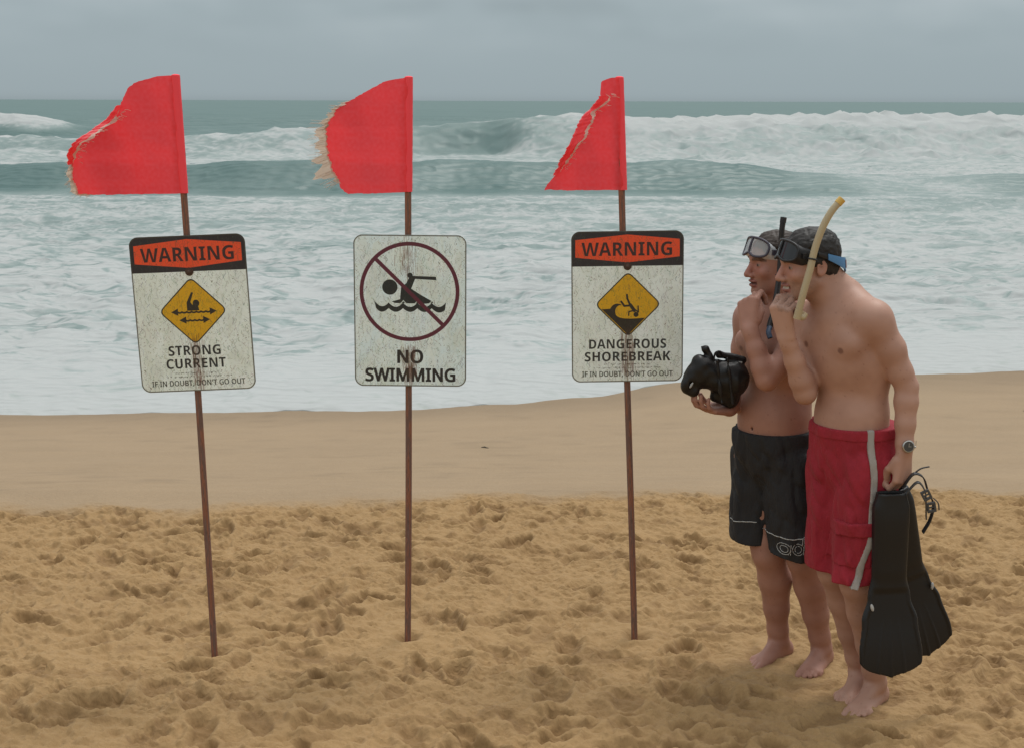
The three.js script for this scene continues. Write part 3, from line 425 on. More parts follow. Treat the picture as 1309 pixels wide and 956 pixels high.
// ------------------------------------------------------------------ implicit surfaces, meshed with surface nets
class Field {
  constructor(lo, hi, cell) { this.lo = lo; this.c = cell; this.n = [0, 1, 2].map(i => Math.ceil((hi[i] - lo[i]) / cell) + 1); this.d = new Float32Array(this.n[0] * this.n[1] * this.n[2]).fill(0.06); }
  copy() { const f = Object.create(Field.prototype); f.lo = this.lo; f.c = this.c; f.n = this.n; f.d = this.d.slice(); return f; }
  each(lo, hi, fn) {
    const { c, n } = this, L = this.lo, a = [0, 1, 2].map(i => Math.max(0, Math.floor((lo[i] - L[i]) / c))), b = [0, 1, 2].map(i => Math.min(n[i] - 1, Math.ceil((hi[i] - L[i]) / c)));
    for (let k = a[2]; k <= b[2]; k++) for (let j = a[1]; j <= b[1]; j++) { let o = (k * n[1] + j) * n[0] + a[0]; const y = L[1] + j * c, z = L[2] + k * c; for (let i = a[0]; i <= b[0]; i++, o++) fn(o, L[0] + i * c, y, z); }
  }
  put(o, v, k, sub) {
    const d = this.d, a = d[o];
    if (!sub) { const h = k - Math.abs(a - v); d[o] = Math.min(a, v) - (h > 0 ? h * h / (4 * k) : 0); }
    else { const w = -v, h = k - Math.abs(a - w); d[o] = Math.max(a, w) + (h > 0 ? h * h / (4 * k) : 0); }
  }
  cone(a, b, ra, rb, k = 0.015, sub = false) {
    const m = Math.max(ra, rb) + k + 0.02, dx = b[0] - a[0], dy = b[1] - a[1], dz = b[2] - a[2], q = dx * dx + dy * dy + dz * dz + 1e-12;
    this.each([0, 1, 2].map(i => Math.min(a[i], b[i]) - m), [0, 1, 2].map(i => Math.max(a[i], b[i]) + m), (o, x, y, z) => {
      x -= a[0]; y -= a[1]; z -= a[2]; const t = clamp((x * dx + y * dy + z * dz) / q, 0, 1); this.put(o, Math.hypot(x - t * dx, y - t * dy, z - t * dz) - (ra + (rb - ra) * t), k, sub);
    }); return this;
  }
  chain(p, k = 0.015) { for (let i = 1; i < p.length; i++) this.cone(p[i - 1][0], p[i][0], p[i - 1][1], p[i][1], k); return this; }
  ell(c, r, B, k = 0.015, sub = false) {  // B: three unit axes
    const m = Math.max(...r) + k + 0.02, [u, v, w] = B || [[1, 0, 0], [0, 1, 0], [0, 0, 1]];
    this.each(c.map(t => t - m), c.map(t => t + m), (o, x, y, z) => {
      x -= c[0]; y -= c[1]; z -= c[2]; const p = (x * u[0] + y * u[1] + z * u[2]) / r[0], q = (x * v[0] + y * v[1] + z * v[2]) / r[1], s = (x * w[0] + y * w[1] + z * w[2]) / r[2];
      const k0 = Math.hypot(p, q, s), k1 = Math.hypot(p / r[0], q / r[1], s / r[2]); this.put(o, k1 > 1e-6 ? k0 * (k0 - 1) / k1 : -Math.min(...r), k, sub);
    }); return this;
  }
  all(fn) { const e = this.n.map((v, i) => this.lo[i] + v * this.c); this.each(this.lo, e, (o, x, y, z) => { const v = this.d[o]; if (v < 0.055) this.d[o] = fn(v, x, y, z); }); return this; }
  sample(x, y, z) { const { c, n, d } = this, L = this.lo; const fx = clamp((x - L[0]) / c, 0, n[0] - 1.001), fy = clamp((y - L[1]) / c, 0, n[1] - 1.001), fz = clamp((z - L[2]) / c, 0, n[2] - 1.001), i = fx | 0, j = fy | 0, k = fz | 0, u = fx - i, v = fy - j, w = fz - k, o = (k * n[1] + j) * n[0] + i, s1 = n[0], s2 = n[0] * n[1];
    return mix(mix(mix(d[o], d[o + 1], u), mix(d[o + s1], d[o + s1 + 1], u), v), mix(mix(d[o + s2], d[o + s2 + 1], u), mix(d[o + s1 + s2], d[o + s1 + s2 + 1], u), v), w); }
  faceZ(x, y) { let z = this.lo[2] + (this.n[2] - 2) * this.c; while (z > this.lo[2]) { if (this.sample(x, y, z) < 0) return z; z -= 0.002; } return null; }
  geometry(color) {
    const { n, c, d } = this, L = this.lo, [nx, ny, nz] = n, s1 = nx, s2 = nx * ny, id = new Int32Array(nx * ny * nz).fill(-1), P = [], I = [];
    const off = [0, 1, s1, s1 + 1, s2, s2 + 1, s2 + s1, s2 + s1 + 1], E = [[0, 1], [2, 3], [4, 5], [6, 7], [0, 2], [1, 3], [4, 6], [5, 7], [0, 4], [1, 5], [2, 6], [3, 7]];
    for (let k = 0; k < nz - 1; k++) for (let j = 0; j < ny - 1; j++) for (let i = 0; i < nx - 1; i++) {
      const o = k * s2 + j * s1 + i; let mask = 0; for (let q = 0; q < 8; q++) if (d[o + off[q]] < 0) mask |= 1 << q; if (mask === 0 || mask === 255) continue;
      let X = 0, Y = 0, Z = 0, m = 0; for (const [a, b] of E) { const A = mask >> a & 1, Bq = mask >> b & 1; if (A === Bq) continue; const va = d[o + off[a]], vb = d[o + off[b]], t = va / (va - vb); X += mix(a & 1, b & 1, t); Y += mix(a >> 1 & 1, b >> 1 & 1, t); Z += mix(a >> 2, b >> 2, t); m++; }
      id[o] = P.length / 3; P.push(L[0] + (i + X / m) * c, L[1] + (j + Y / m) * c, L[2] + (k + Z / m) * c);
    }
    const quad = (a, b, e, f, flip) => { if (a < 0 || b < 0 || e < 0 || f < 0) return; flip ? I.push(a, e, b, b, e, f) : I.push(a, b, e, b, f, e); };
    for (let k = 1; k < nz - 1; k++) for (let j = 1; j < ny - 1; j++) for (let i = 1; i < nx - 1; i++) {
      const o = k * s2 + j * s1 + i; if (id[o] < 0) continue; const A = d[o] < 0;
      if (A !== d[o + 1] < 0) quad(id[o], id[o - s1], id[o - s2], id[o - s1 - s2], A);
      if (A !== d[o + s1] < 0) quad(id[o], id[o - s2], id[o - 1], id[o - 1 - s2], A);
      if (A !== d[o + s2] < 0) quad(id[o], id[o - 1], id[o - s1], id[o - 1 - s1], A);
    }
    const g = new THREE.BufferGeometry(); g.setAttribute('position', new THREE.Float32BufferAttribute(P, 3)); g.setIndex(I); g.computeVertexNormals();
    { // one smoothing pass of the normals comes free with the shared vertices; colours and metre uvs
      const cl = new Float32Array(P.length), uv = new Float32Array(P.length / 3 * 2), q = [0, 0, 0]; for (let i = 0; i < P.length / 3; i++) { uv[i * 2] = (P[i * 3] + P[i * 3 + 2] * 0.7) * 4; uv[i * 2 + 1] = P[i * 3 + 1] * 4; if (color) { color(P[i * 3], P[i * 3 + 1], P[i * 3 + 2], q); cl[i * 3] = q[0]; cl[i * 3 + 1] = q[1]; cl[i * 3 + 2] = q[2]; } }
      g.setAttribute('uv', new THREE.BufferAttribute(uv, 2)); if (color) g.setAttribute('color', new THREE.BufferAttribute(cl, 3)); }
    return g;
  }
}
const add = (a, ...t) => { const r = [...a]; for (let i = 0; i < t.length; i += 2) for (let k = 0; k < 3; k++) r[k] += t[i] * t[i + 1][k]; return r; };
const nrm = a => { const l = Math.hypot(...a); return a.map(v => v / l); }, crs = (a, b) => [a[1] * b[2] - a[2] * b[1], a[2] * b[0] - a[0] * b[2], a[0] * b[1] - a[1] * b[0]], lerp3 = (a, b, t) => a.map((v, i) => mix(v, b[i], t)), dot = (a, b) => a[0] * b[0] + a[1] * b[1] + a[2] * b[2], UP = [0, 1, 0];
function frame(f, up = UP) { f = nrm(f); const l = nrm(crs(up, f)); return [f, crs(f, l), l]; }   // forward, up, left
function settle(g) { // put a thing's origin at its base
  g.updateMatrixWorld(true); const b = new THREE.Box3().setFromObject(g), c = V((b.min.x + b.max.x) / 2, b.min.y, (b.min.z + b.max.z) / 2).sub(g.position);
  for (const k of g.children) k.position.sub(c); g.position.add(c); return g;
}
function buildHead(F, c, fr, s, neckTo, mouthOpen) {
  const P = (x, y, z) => add(c, x * s, fr[0], y * s, fr[1], z * s, fr[2]);
  F.ell(P(-0.012, 0.036, 0), [0.097 * s, 0.084 * s, 0.076 * s], fr, 0.01);
  F.ell(P(0.034, -0.03, 0), [0.058 * s, 0.083 * s, 0.06 * s], fr, 0.03);
  for (const z of [-1, 1]) { F.cone(P(-0.005, -0.055, 0.05 * z), P(0.06, -0.096, 0.016 * z), 0.02 * s, 0.018 * s, 0.025); F.cone(P(0.08, 0.03, 0.04 * z), P(0.089, 0.026, 0), 0.010 * s, 0.010 * s, 0.012); F.ell(P(0.062, -0.026, 0.046 * z), [0.02 * s, 0.017 * s, 0.016 * s], fr, 0.02); }
  F.ell(P(0.073, -0.1, 0), [0.019 * s, 0.018 * s, 0.022 * s], fr, 0.012);
  F.chain([[neckTo.nape, 0.05 * s], [P(-0.05, -0.03, 0), 0.055 * s]], 0.03); F.chain([[neckTo.base, 0.066], [P(-0.015, -0.065, 0), 0.054 * s]], 0.025);
  for (const z of [-1, 1]) F.ell(P(0.097, 0.003, 0.034 * z), [0.015 * s, 0.012 * s, 0.019 * s], fr, 0.012, true);
  for (const z of [-1, 1]) F.ell(P(0.0735, 0.002, 0.033 * z), [0.0125 * s, 0.0125 * s, 0.0125 * s], fr, 0.003);
  F.cone(P(0.088, 0.012, 0), P(0.112, -0.034, 0), 0.008 * s, 0.0125 * s, 0.010); for (const z of [-1, 1]) F.ell(P(0.099, -0.039, 0.012 * z), [0.012 * s, 0.009 * s, 0.009 * s], fr, 0.006);
  F.ell(P(0.090, -0.06, 0), [0.012 * s, 0.007 * s, 0.023 * s], fr, 0.006); F.ell(P(0.0885, -0.0755, 0), [0.012 * s, 0.008 * s, 0.02 * s], fr, 0.006);
  F.ell(P(0.102, -0.0675, 0), [0.012 * s, (mouthOpen ? 0.005 : 0.0025) * s, 0.026 * s], fr, 0.004, true);
  for (const z of [-1, 1]) { const B = frame(add(fr[0], 0.25, fr[1], 0.14 * z, fr[2]), fr[1]); F.ell(P(-0.014, -0.006, 0.0755 * z), [0.021 * s, 0.031 * s, 0.0075 * s], B, 0.006); F.ell(P(-0.008, -0.004, 0.084 * z), [0.012 * s, 0.02 * s, 0.006 * s], B, 0.004, true); }
  return P;
}
function buildHand(F, W, d, n, left, curls, thumb, s = 1) {
  d = nrm(d); n = nrm(add(n, -dot(n, d), d)); let t = crs(d, n); if (left) t = t.map(v => -v);
  const P = (a, b, c) => add(W, a * s, d, b * s, t, c * s, n);
  const base = [[0.092, 0.032], [0.095, 0.011], [0.09, -0.010], [0.082, -0.029]], len = [[0.043, 0.026, 0.021], [0.047, 0.029, 0.022], [0.043, 0.027, 0.021], [0.034, 0.020, 0.018]], rad = [0.0098, 0.0102, 0.0096, 0.0086];
  for (let i = 0; i < 4; i++) F.cone(P(0.0, base[i][1] * 0.55, 0), P(base[i][0], base[i][1], 0), 0.0165 * s, 0.0125 * s, 0.012);
  F.ell(P(0.04, 0.026, 0.012), [0.032 * s, 0.017 * s, 0.016 * s], [d, t, n], 0.012);
  for (let i = 0; i < 4; i++) { let p = P(base[i][0], base[i][1], 0), a = 0; for (let k = 0; k < 3; k++) { a += curls[i][k] * Math.PI / 180; const q = add(p, len[i][k] * s * Math.cos(a), d, len[i][k] * s * Math.sin(a), n), r0 = rad[i] * s * (1 - 0.06 * k); F.cone(p, q, r0 * 1.06, r0 * 0.95, 0.0025); p = q; } }
  { const p = [P(0.022, 0.028, 0.008), ...thumb.map(v => P(...v))], r = [0.0145, 0.0122, 0.0112, 0.0098]; for (let k = 0; k < p.length - 1; k++) F.cone(p[k], p[k + 1], r[k] * s, r[k + 1] * s, k ? 0.003 : 0.01); }
}
function buildFoot(F, A, dir, left) {
  dir = nrm([dir[0], 0, dir[2]]); let s = crs(UP, dir); if (!left) s = s.map(v => -v);   // s: outer side
  const P = (a, b, y) => { const q = add(A, a, dir, b, s); q[1] = y; return q; };
  F.ell(P(-0.042, 0, 0.03), [0.034, 0.034, 0.032], [dir, UP, s], 0.02); F.cone(A, P(-0.03, 0, 0.045), 0.034, 0.031, 0.02); F.cone(P(0.01, 0, A[1] - 0.008), P(0.12, -0.012, 0.026), 0.034, 0.022, 0.02); F.cone(P(-0.03, 0.005, 0.024), P(0.125, 0.024, 0.018), 0.028, 0.018, 0.02); F.cone(P(-0.03, -0.005, 0.026), P(0.14, -0.026, 0.02), 0.026, 0.021, 0.025);
  [[-0.034, 0.058, 0.0135], [-0.010, 0.056, 0.010], [0.009, 0.048, 0.0095], [0.025, 0.038, 0.009], [0.038, 0.026, 0.0085]].forEach(([b, l, r], i) => { const a0 = 0.132 - i * 0.007; F.cone(P(a0, b * 0.9, 0.02), P(a0 + l * 0.55, b, 0.02), r * 0.95, r, 0.005); F.cone(P(a0 + l * 0.55, b, 0.02), P(a0 + l, b, 0.013), r, r * 0.9, 0.003); });
}
function buildLeg(F, hip, knee, ank, fwd, sc = 1) {
  const back = fwd.map(v => -v);
  F.chain([[hip, 0.088 * sc], [lerp3(hip, knee, 0.5), 0.078 * sc], [lerp3(hip, knee, 0.88), 0.06 * sc], [knee, 0.056 * sc]], 0.02);
  F.ell(add(knee, 0.018, fwd), [0.042, 0.05, 0.042], null, 0.02);
  F.chain([[knee, 0.053 * sc], [add(lerp3(knee, ank, 0.3), 0.016, back), 0.056 * sc], [add(lerp3(knee, ank, 0.62), 0.006, back), 0.043 * sc], [lerp3(knee, ank, 0.87), 0.040], [ank, 0.039]], 0.02);
}
function buildArm(F, sh, el, wr, out, k = 1) {
  const bow = add(lerp3(sh, el, 0.45), 0.006, out);
  F.ell(add(sh, 0.004, out, -0.012, UP), [0.060 * k, 0.072 * k, 0.060 * k], null, 0.05);
  F.chain([[sh, 0.057 * k], [bow, 0.052 * k], [lerp3(sh, el, 0.8), 0.045 * k], [el, 0.042 * k]], 0.02);
  F.chain([[el, 0.041 * k], [lerp3(el, wr, 0.24), 0.0435 * k], [lerp3(el, wr, 0.6), 0.037 * k], [lerp3(el, wr, 0.92), 0.029], [wr, 0.028]], 0.016);
}
function buildTorso(F, o) {
  const { Pc, Wc, Cc, Uc, fr, shL, shR, nb, fat, big = 1 } = o, [f, u, l] = fr;
  F.ell(Pc, [0.108, 0.13, 0.155], fr, 0.02); F.ell(Wc, [0.102 + fat * 0.6, 0.16, 0.143 + fat], fr, 0.05); F.ell(Cc, [0.118 * big, 0.18, 0.158 * big], fr, 0.05);
  F.ell(add(Wc, 0.035 + fat * 0.7, f, -0.03, u), [0.078 + fat * 0.4, 0.12, 0.11 + fat], fr, 0.05);
  F.cone(lerp3(shL, shR, 0.12), lerp3(shL, shR, 0.5), 0.056, 0.072, 0.06); F.cone(lerp3(shR, shL, 0.12), lerp3(shL, shR, 0.5), 0.056, 0.072, 0.06); F.ell(add(Uc, -0.025, f, 0.0, u), [0.092, 0.085, 0.13], fr, 0.05);
  for (const z of [-1, 1]) { F.ell(add(Cc, 0.078, f, 0.045, u, 0.073 * z, l), [0.045, 0.055, 0.072], fr, 0.028); F.ell(add(Cc, -0.03, f, -0.02, u, 0.118 * z, l), [0.06, 0.14, 0.045], fr, 0.045); F.ell(add(Cc, -0.085, f, 0.06, u, 0.075 * z, l), [0.035, 0.075, 0.06], fr, 0.035); F.cone(add(nb, -0.015, f, 0.045, u, 0.03 * z, l), lerp3(z > 0 ? shL : shR, nb, 0.22), 0.046, 0.046, 0.05); }
  F.ell(add(Wc, 0.104 + fat * 1.2, f, -0.05, u), [0.012, 0.008, 0.007], fr, 0.008, true);
}
const fist = [[62, 88, 50], [66, 90, 52], [70, 92, 52], [74, 92, 50]];
const skinMat = new THREE.MeshPhysicalMaterial({ vertexColors: true, roughness: 0.56, sheen: 0.25, sheenRoughness: 0.6, sheenColor: new THREE.Color(0.9, 0.55, 0.45) });
{ const N = 256, b = new Uint8Array(N * N * 4); for (let j = 0; j < N; j++) for (let i = 0; i < N; i++) { const o = (j * N + i) * 4, v = 128 + 50 * n2(i * 0.5, j * 0.5) + 40 * n2(i * 0.21 + 9, j * 0.23); b[o] = b[o + 1] = b[o + 2] = clamp(v, 0, 255); b[o + 3] = 255; } skinMat.bumpMap = dataTex(b, N, N, false, true); skinMat.bumpScale = 0.0006; }
function skinColor(o) {
  const { base, head, hs, hf, nips, fr } = o;
  return (x, y, z, q) => {
    const m = n3(x * 14, y * 14, z * 14) * 0.07 + n3(x * 50, y * 50, z * 50) * 0.05 + n3(x * 5 + 9, y * 5, z * 5) * 0.08 + (n3(x * 130, y * 130, z * 130) > 0.86 ? -0.22 : 0); let r = base[0] * (1 + m), g = base[1] * (1 + m * 1.25), b = base[2] * (1 + m * 1.3);
    for (const p of nips) { const e = 1 - sm(0.010, 0.015, Math.hypot(x - p[0], y - p[1], z - p[2])); r = mix(r, 0.17, e * 0.8); g = mix(g, 0.075, e * 0.8); b = mix(b, 0.055, e * 0.8); }
    const v = [x - head[0], y - head[1], z - head[2]], hx = dot(v, hf[0]) / hs, hy = dot(v, hf[1]) / hs, hz = dot(v, hf[2]) / hs;
    if (Math.abs(hy) < 0.14 && Math.abs(hx) < 0.14 && Math.abs(hz) < 0.12) {
      const red = sm(0.03, 0.1, hx) * sm(-0.06, -0.01, hy) * (1 - sm(0.0, 0.02, hy)) + 0.7 * sm(0.07, 0.085, Math.abs(hz)) * sm(-0.05, -0.02, hy) * (1 - sm(0.04, 0.05, hy)); g *= 1 - 0.16 * red; b *= 1 - 0.14 * red;
      const jawMix = (o.jawTone || 0) * sm(-0.035, -0.06, hy) * sm(-0.02, 0.02, hx) * (0.8 + 0.5 * n3(x * 200, y * 200, z * 200)); r = mix(r, 0.10, jawMix); g = mix(g, 0.07, jawMix); b = mix(b, 0.055, jawMix);  // speckled darker tone over jaw and chin
      if (hx > 0.07 && Math.abs(hz) < 0.024 && hy > -0.085 && hy < -0.053) { const e = sm(0.07, 0.084, hx); r = mix(r, 0.30, e * 0.7); g = mix(g, 0.10, e * 0.7); b = mix(b, 0.09, e * 0.7); if (Math.abs(hy + 0.0675) < 0.0045) { if (o.teeth && Math.abs(hz) < 0.019) { r = 0.5; g = 0.45; b = 0.38; } else { r *= 0.4; g *= 0.4; b *= 0.4; } } }
      const ez = Math.abs(hz) - 0.033, ey = hy - 0.002; if (hx > 0.07 && Math.hypot(ez, ey * 2.2) < 0.0115) { if (Math.hypot(ez + 0.001, ey) < 0.0062) { r = 0.035; g = 0.026; b = 0.02; } else { r = 0.26; g = 0.2; b = 0.17; } }
      if (hx > 0.06 && Math.abs(hz) > 0.012 && Math.abs(hz) < 0.056 && Math.abs(hy - 0.024 + (Math.abs(hz) - 0.03) ** 2 * 5) < 0.006) { const e = 0.75 + 0.2 * n3(x * 300, y * 300, z * 300); r = mix(r, 0.05, e); g = mix(g, 0.034, e); b = mix(b, 0.025, e); }
    }
    q[0] = r; q[1] = g; q[2] = b;
  };
}
function hairMesh(c, fr, s, cut, col, parent, name = 'hair') {
  const F = new Field(add(c, -1, [0.15, 0.15, 0.15]), add(c, 1, [0.15, 0.16, 0.15]), 0.0033), P = (x, y, z) => add(c, x * s, fr[0], y * s, fr[1], z * s, fr[2]);
  F.ell(P(-0.016, 0.04, 0), [0.103 * s, 0.089 * s, 0.082 * s], fr, 0.01); F.ell(P(-0.055, -0.015, 0), [0.055 * s, 0.07 * s, 0.062 * s], fr, 0.02);
  F.all((v, x, y, z) => { const p = [x - c[0], y - c[1], z - c[2]], hx = dot(p, fr[0]) / s, hy = dot(p, fr[1]) / s, hz = dot(p, fr[2]) / s; const line = cut(hx, hy, Math.abs(hz)) + 0.006 * n3(x * 90, y * 90, z * 90); return Math.max(v - 0.0035 * n3(hx * 38 + 3 * n3(hx * 20, hy * 20, hz * 20), hy * 52, hz * 52) - 0.0016 * n3(hx * 110, hy * 170, hz * 170) - 0.003 * n3(hx * 22, hy * 22, hz * 22), line); });
  const cap = F.geometry(), P0 = cap.attributes.position, N0 = cap.attributes.normal, R = rng(Math.round(c[1] * 1000)), pos = [], cl = [];
  const q3 = (p, v) => { pos.push(...p); cl.push(col[0] * v, col[1] * v, col[2] * v); };
  const idx = cap.index.array; for (const k of idx) { q3([P0.getX(k), P0.getY(k), P0.getZ(k)], 0.7); }
  for (let i = 0; i < P0.count; i++) for (let t = 0; t < 3; t++) {   // short locks lying back over the scalp
    const n = [N0.getX(i), N0.getY(i), N0.getZ(i)], p = [P0.getX(i) + (R() - 0.5) * 0.004, P0.getY(i) + (R() - 0.5) * 0.004, P0.getZ(i) + (R() - 0.5) * 0.004], v = [p[0] - c[0], p[1] - c[1], p[2] - c[2]]; if (dot(n, v) < 0) continue;
    let g = add([0, 0, 0], -0.6 + (R() - 0.5) * 1.2, fr[0], -0.5 + (R() - 0.5) * 1.2, fr[1], (R() - 0.5) * 1.4, fr[2]); g = nrm(add(g, -dot(g, n), n)); const sd = crs(g, n), tuft = R() < 0.2 ? 1.7 : 1, l = (0.010 + R() * 0.014) * tuft, w = 0.0007 + R() * 0.0007, up = (0.2 + R() * 0.4) * (tuft > 1 ? 1.3 : 1), sh = 0.6 + R() * 1.1;
    const m = add(p, l * 0.55, g, l * up, n), e = add(p, l, g, l * up * 0.9, n); q3(add(p, -w, sd), sh); q3(add(p, w, sd), sh); q3(add(m, w, sd), sh); q3(add(p, -w, sd), sh); q3(add(m, w, sd), sh); q3(add(m, -w, sd), sh); q3(add(m, -w, sd), sh); q3(add(m, w, sd), sh); q3(e, sh);
  }
  const G = new THREE.BufferGeometry(); G.setAttribute('position', new THREE.Float32BufferAttribute(pos, 3)); G.setAttribute('color', new THREE.Float32BufferAttribute(cl, 3)); G.computeVertexNormals();
  return mesh(name, G, new THREE.MeshStandardMaterial({ vertexColors: true, roughness: 0.6, side: THREE.DoubleSide }), parent);
}
const clothBump = (() => { const N = 256, b = new Uint8Array(N * N * 4); for (let j = 0; j < N; j++) for (let i = 0; i < N; i++) { const o = (j * N + i) * 4; b[o] = b[o + 1] = b[o + 2] = clamp(128 + 60 * n2(i * 0.12, j * 0.04) + 40 * n2(i * 0.4, j * 0.3) + ((i ^ j) & 1 ? 8 : -8), 0, 255); b[o + 3] = 255; } return dataTex(b, N, N, false, true); })();
function shortsField(o) {
  const xs = [...o.legs.flatMap(g => [g[0], g[1]]), o.pc]; const lo = [0, 1, 2].map(i => Math.min(...xs.map(p => p[i])) - 0.24), hi = [0, 1, 2].map(i => Math.max(...xs.map(p => p[i])) + 0.24); lo[1] = o.hem - 0.06; hi[1] = o.top + 0.08;
  const F = new Field(lo, hi, 0.0045);
  F.ell(o.pc, o.pr, o.fr, 0.02); F.ell([o.pc[0], o.top - 0.02, o.pc[2]], [o.pr[0] * 1.06, 0.17, o.pr[2] * 0.97], o.fr, 0.02); for (const [a, b, ra, rb] of o.legs) F.cone(a, b, ra, rb, o.k || 0.02);
  F.all((v, x, y, z) => { const low = sm(o.top, o.hem, y); return v + (0.005 + 0.013 * low) * n3(x * 13 + 3, y * 4.5 + x * 6, z * 13) + 0.007 * (1 - 2 * Math.abs(n3(x * 22, y * 14 + z * 12 + x * 9, z * 22))) + 0.003 * n3(x * 60, y * 30 + z * 30, z * 60) + 0.006 * Math.sin(x * 46 + y * 14 + 5 * n3(x * 6, y * 5, z * 6)) * low; });
  F.all((v, x, y, z) => Math.max(v, y - (o.top + o.slope * (x - o.pc[0])), o.hem + (o.hemFn ? o.hemFn(x, y, z) : 0) + 0.006 * n3(x * 20, 0, z * 20) - y));
  for (const [a, b, ra, rb] of o.legs) F.cone(lerp3(a, b, 0.72), lerp3(a, b, 1.25), mix(ra, rb, 0.72) - 0.03, rb - 0.022, 0.004, true);
  return F;
}
function patch(F, offset, region) { const G = F.copy(); const e = F.n.map((v, i) => F.lo[i] + v * F.c); G.each(F.lo, e, (o, x, y, z) => { const v = F.d[o]; G.d[o] = v > 0.04 ? 0.06 : Math.max(v - offset, region(x, y, z), -v - 0.012); }); return G; }

// ------------------------------------------------------------------ the man in red shorts
const rootA = [1.28, -0.014, -4.9];
const A = { fr: frame([-0.85, 0, 0.53]), head: [-0.236, 1.652, 0.0], hf: frame([-0.965, -0.10, 0.24]), hs: 1.03 };
const personA = group('person', 'man in red knee length shorts with watch, hand raised to his mouth', 'person', rootA, 'two snorkellers standing beside the warning signs');
{
  const F = new Field([-0.45, -0.01, -0.34], [0.26, 1.83, 0.36], 0.0047), [f, u, l] = A.fr;
  const shL = [-0.026, 1.478, 0.140], shR = [-0.196, 1.43, -0.135], nb = [-0.120, 1.50, -0.005], Cc = [-0.082, 1.345, 0.0];
  buildTorso(F, { Pc: [-0.045, 0.985, 0], Wc: [-0.052, 1.12, 0], Cc, Uc: [-0.108, 1.46, 0], fr: A.fr, shL, shR, nb, fat: 0.004, big: 1.06 });
  buildHead(F, A.head, A.hf, A.hs, { base: nb, nape: [-0.098, 1.54, -0.01] }, true);
  buildArm(F, shL, [0.093, 1.245, 0.15], [0.087, 1.03, 0.185], nrm([0.7, 0.2, 0.3]), 0.92);
  buildArm(F, shR, [-0.232, 1.195, 0.025], [-0.312, 1.395, 0.06], nrm([-0.5, 0.1, -0.3]), 0.93);
  buildHand(F, [0.087, 1.012, 0.187], [-0.03, -1, 0.04], add([0, 0, 0], -1, l), true, [[38, 86, 40], [40, 88, 42], [42, 88, 42], [44, 86, 40]], [[0.055, 0.04, 0.03], [0.085, 0.03, 0.045], [0.108, 0.012, 0.05]]);
  buildHand(F, [-0.316, 1.405, 0.062], [-0.22, 0.97, 0.05], [0.72, 0.1, -0.6], false, [[52, 80, 40], [62, 88, 50], [68, 90, 50], [72, 90, 50]], [[0.055, 0.035, 0.03], [0.09, 0.03, 0.035], [0.12, 0.018, 0.03]], 1.12);
  const kL = [-0.03, 0.515, 0.10], kR = [-0.078, 0.51, -0.04], aL = [0.085, 0.088, 0.0], aR = [0.052, 0.088, -0.11];
  buildLeg(F, [0.0, 0.94, 0.07], kL, aL, nrm([-0.6, 0, 0.7]), 1.13); buildLeg(F, [-0.085, 0.94, -0.075], kR, aR, nrm([-0.7, 0, 0.6]), 1.13);
  buildFoot(F, aL, [-0.62, 0, 0.78], true); buildFoot(F, aR, [-0.62, 0, 0.78], false);
  const nip = z => add(Cc, 0.125, f, 0.02, u, 0.085 * z, l);
  A.body = mesh('body', F.geometry(skinColor({ base: [0.42, 0.236, 0.174], head: A.head, hs: A.hs, hf: A.hf, nips: [nip(1), nip(-1)], jawTone: 0.35, teeth: true })), skinMat, personA); A.body.userData.label = 'tanned bare upper body, arms and legs';
  hairMesh(A.head, A.hf, A.hs, (x, y, z) => -(y - x * 0.85 + 0.012 - 0.25 * Math.max(0, z - 0.05)) * 0.75, [0.016, 0.012, 0.010], personA);
  // shorts
  const S = shortsField({ pc: [-0.047, 0.99, 0], pr: [0.130, 0.19, 0.174], fr: A.fr, top: 1.080, slope: 0.05, hem: 0.525, legs: [[[0.0, 0.94, 0.075], [-0.045, 0.44, 0.10], 0.112, 0.093], [[-0.082, 0.93, -0.07], [-0.094, 0.44, -0.035], 0.110, 0.090]] });
  const redCol = (x, y, z, q) => { const m = 1 + 0.10 * n3(x * 22, y * 9, z * 22) + 0.06 * n3(x * 90, y * 90, z * 90); q[0] = 0.29 * m; q[1] = 0.012 * m; q[2] = 0.026 * m; };
  const cl = new THREE.MeshPhysicalMaterial({ vertexColors: true, roughness: 0.85, bumpMap: clothBump, bumpScale: 0.003, sheen: 0.3, sheenColor: new THREE.Color(0.6, 0.2, 0.2) });
  const sh = mesh('shorts', S.geometry(redCol), cl, personA);
  const grey = new THREE.MeshStandardMaterial({ color: new THREE.Color().setRGB(0.34, 0.315, 0.29), roughness: 0.85, bumpMap: clothBump, bumpScale: 0.002 });
  const sx = curve1([[0.47, -0.078], [0.58, -0.045], [0.72, -0.014], [0.9, -0.010], [1.06, -0.024]]);
  mesh('side_stripe', patch(S, 0.007, (x, y, z) => Math.max(Math.abs(x - sx(y)) - 0.0125, 0.03 - z)).geometry(), grey, sh);
  mesh('cargo_pocket', patch(S, 0.0045, (x, y, z) => Math.max(Math.abs(x + 0.062 - (y - 0.67) * 0.12) - 0.062, Math.abs(y - 0.67) - 0.075, 0.0 - z)).geometry(redCol), cl, sh);
  mesh('pocket_flap', patch(S, 0.014, (x, y, z) => Math.max(Math.abs(x + 0.046) - 0.078, Math.abs(y - 0.735 - (x + 0.05) * 0.12) - 0.024, 0.0 - z)).geometry(redCol), cl, sh);
  mesh('waistband', patch(S, 0.004, (x, y, z) => 1.046 + 0.05 * (x + 0.047) - y).geometry(redCol), cl, sh);
}
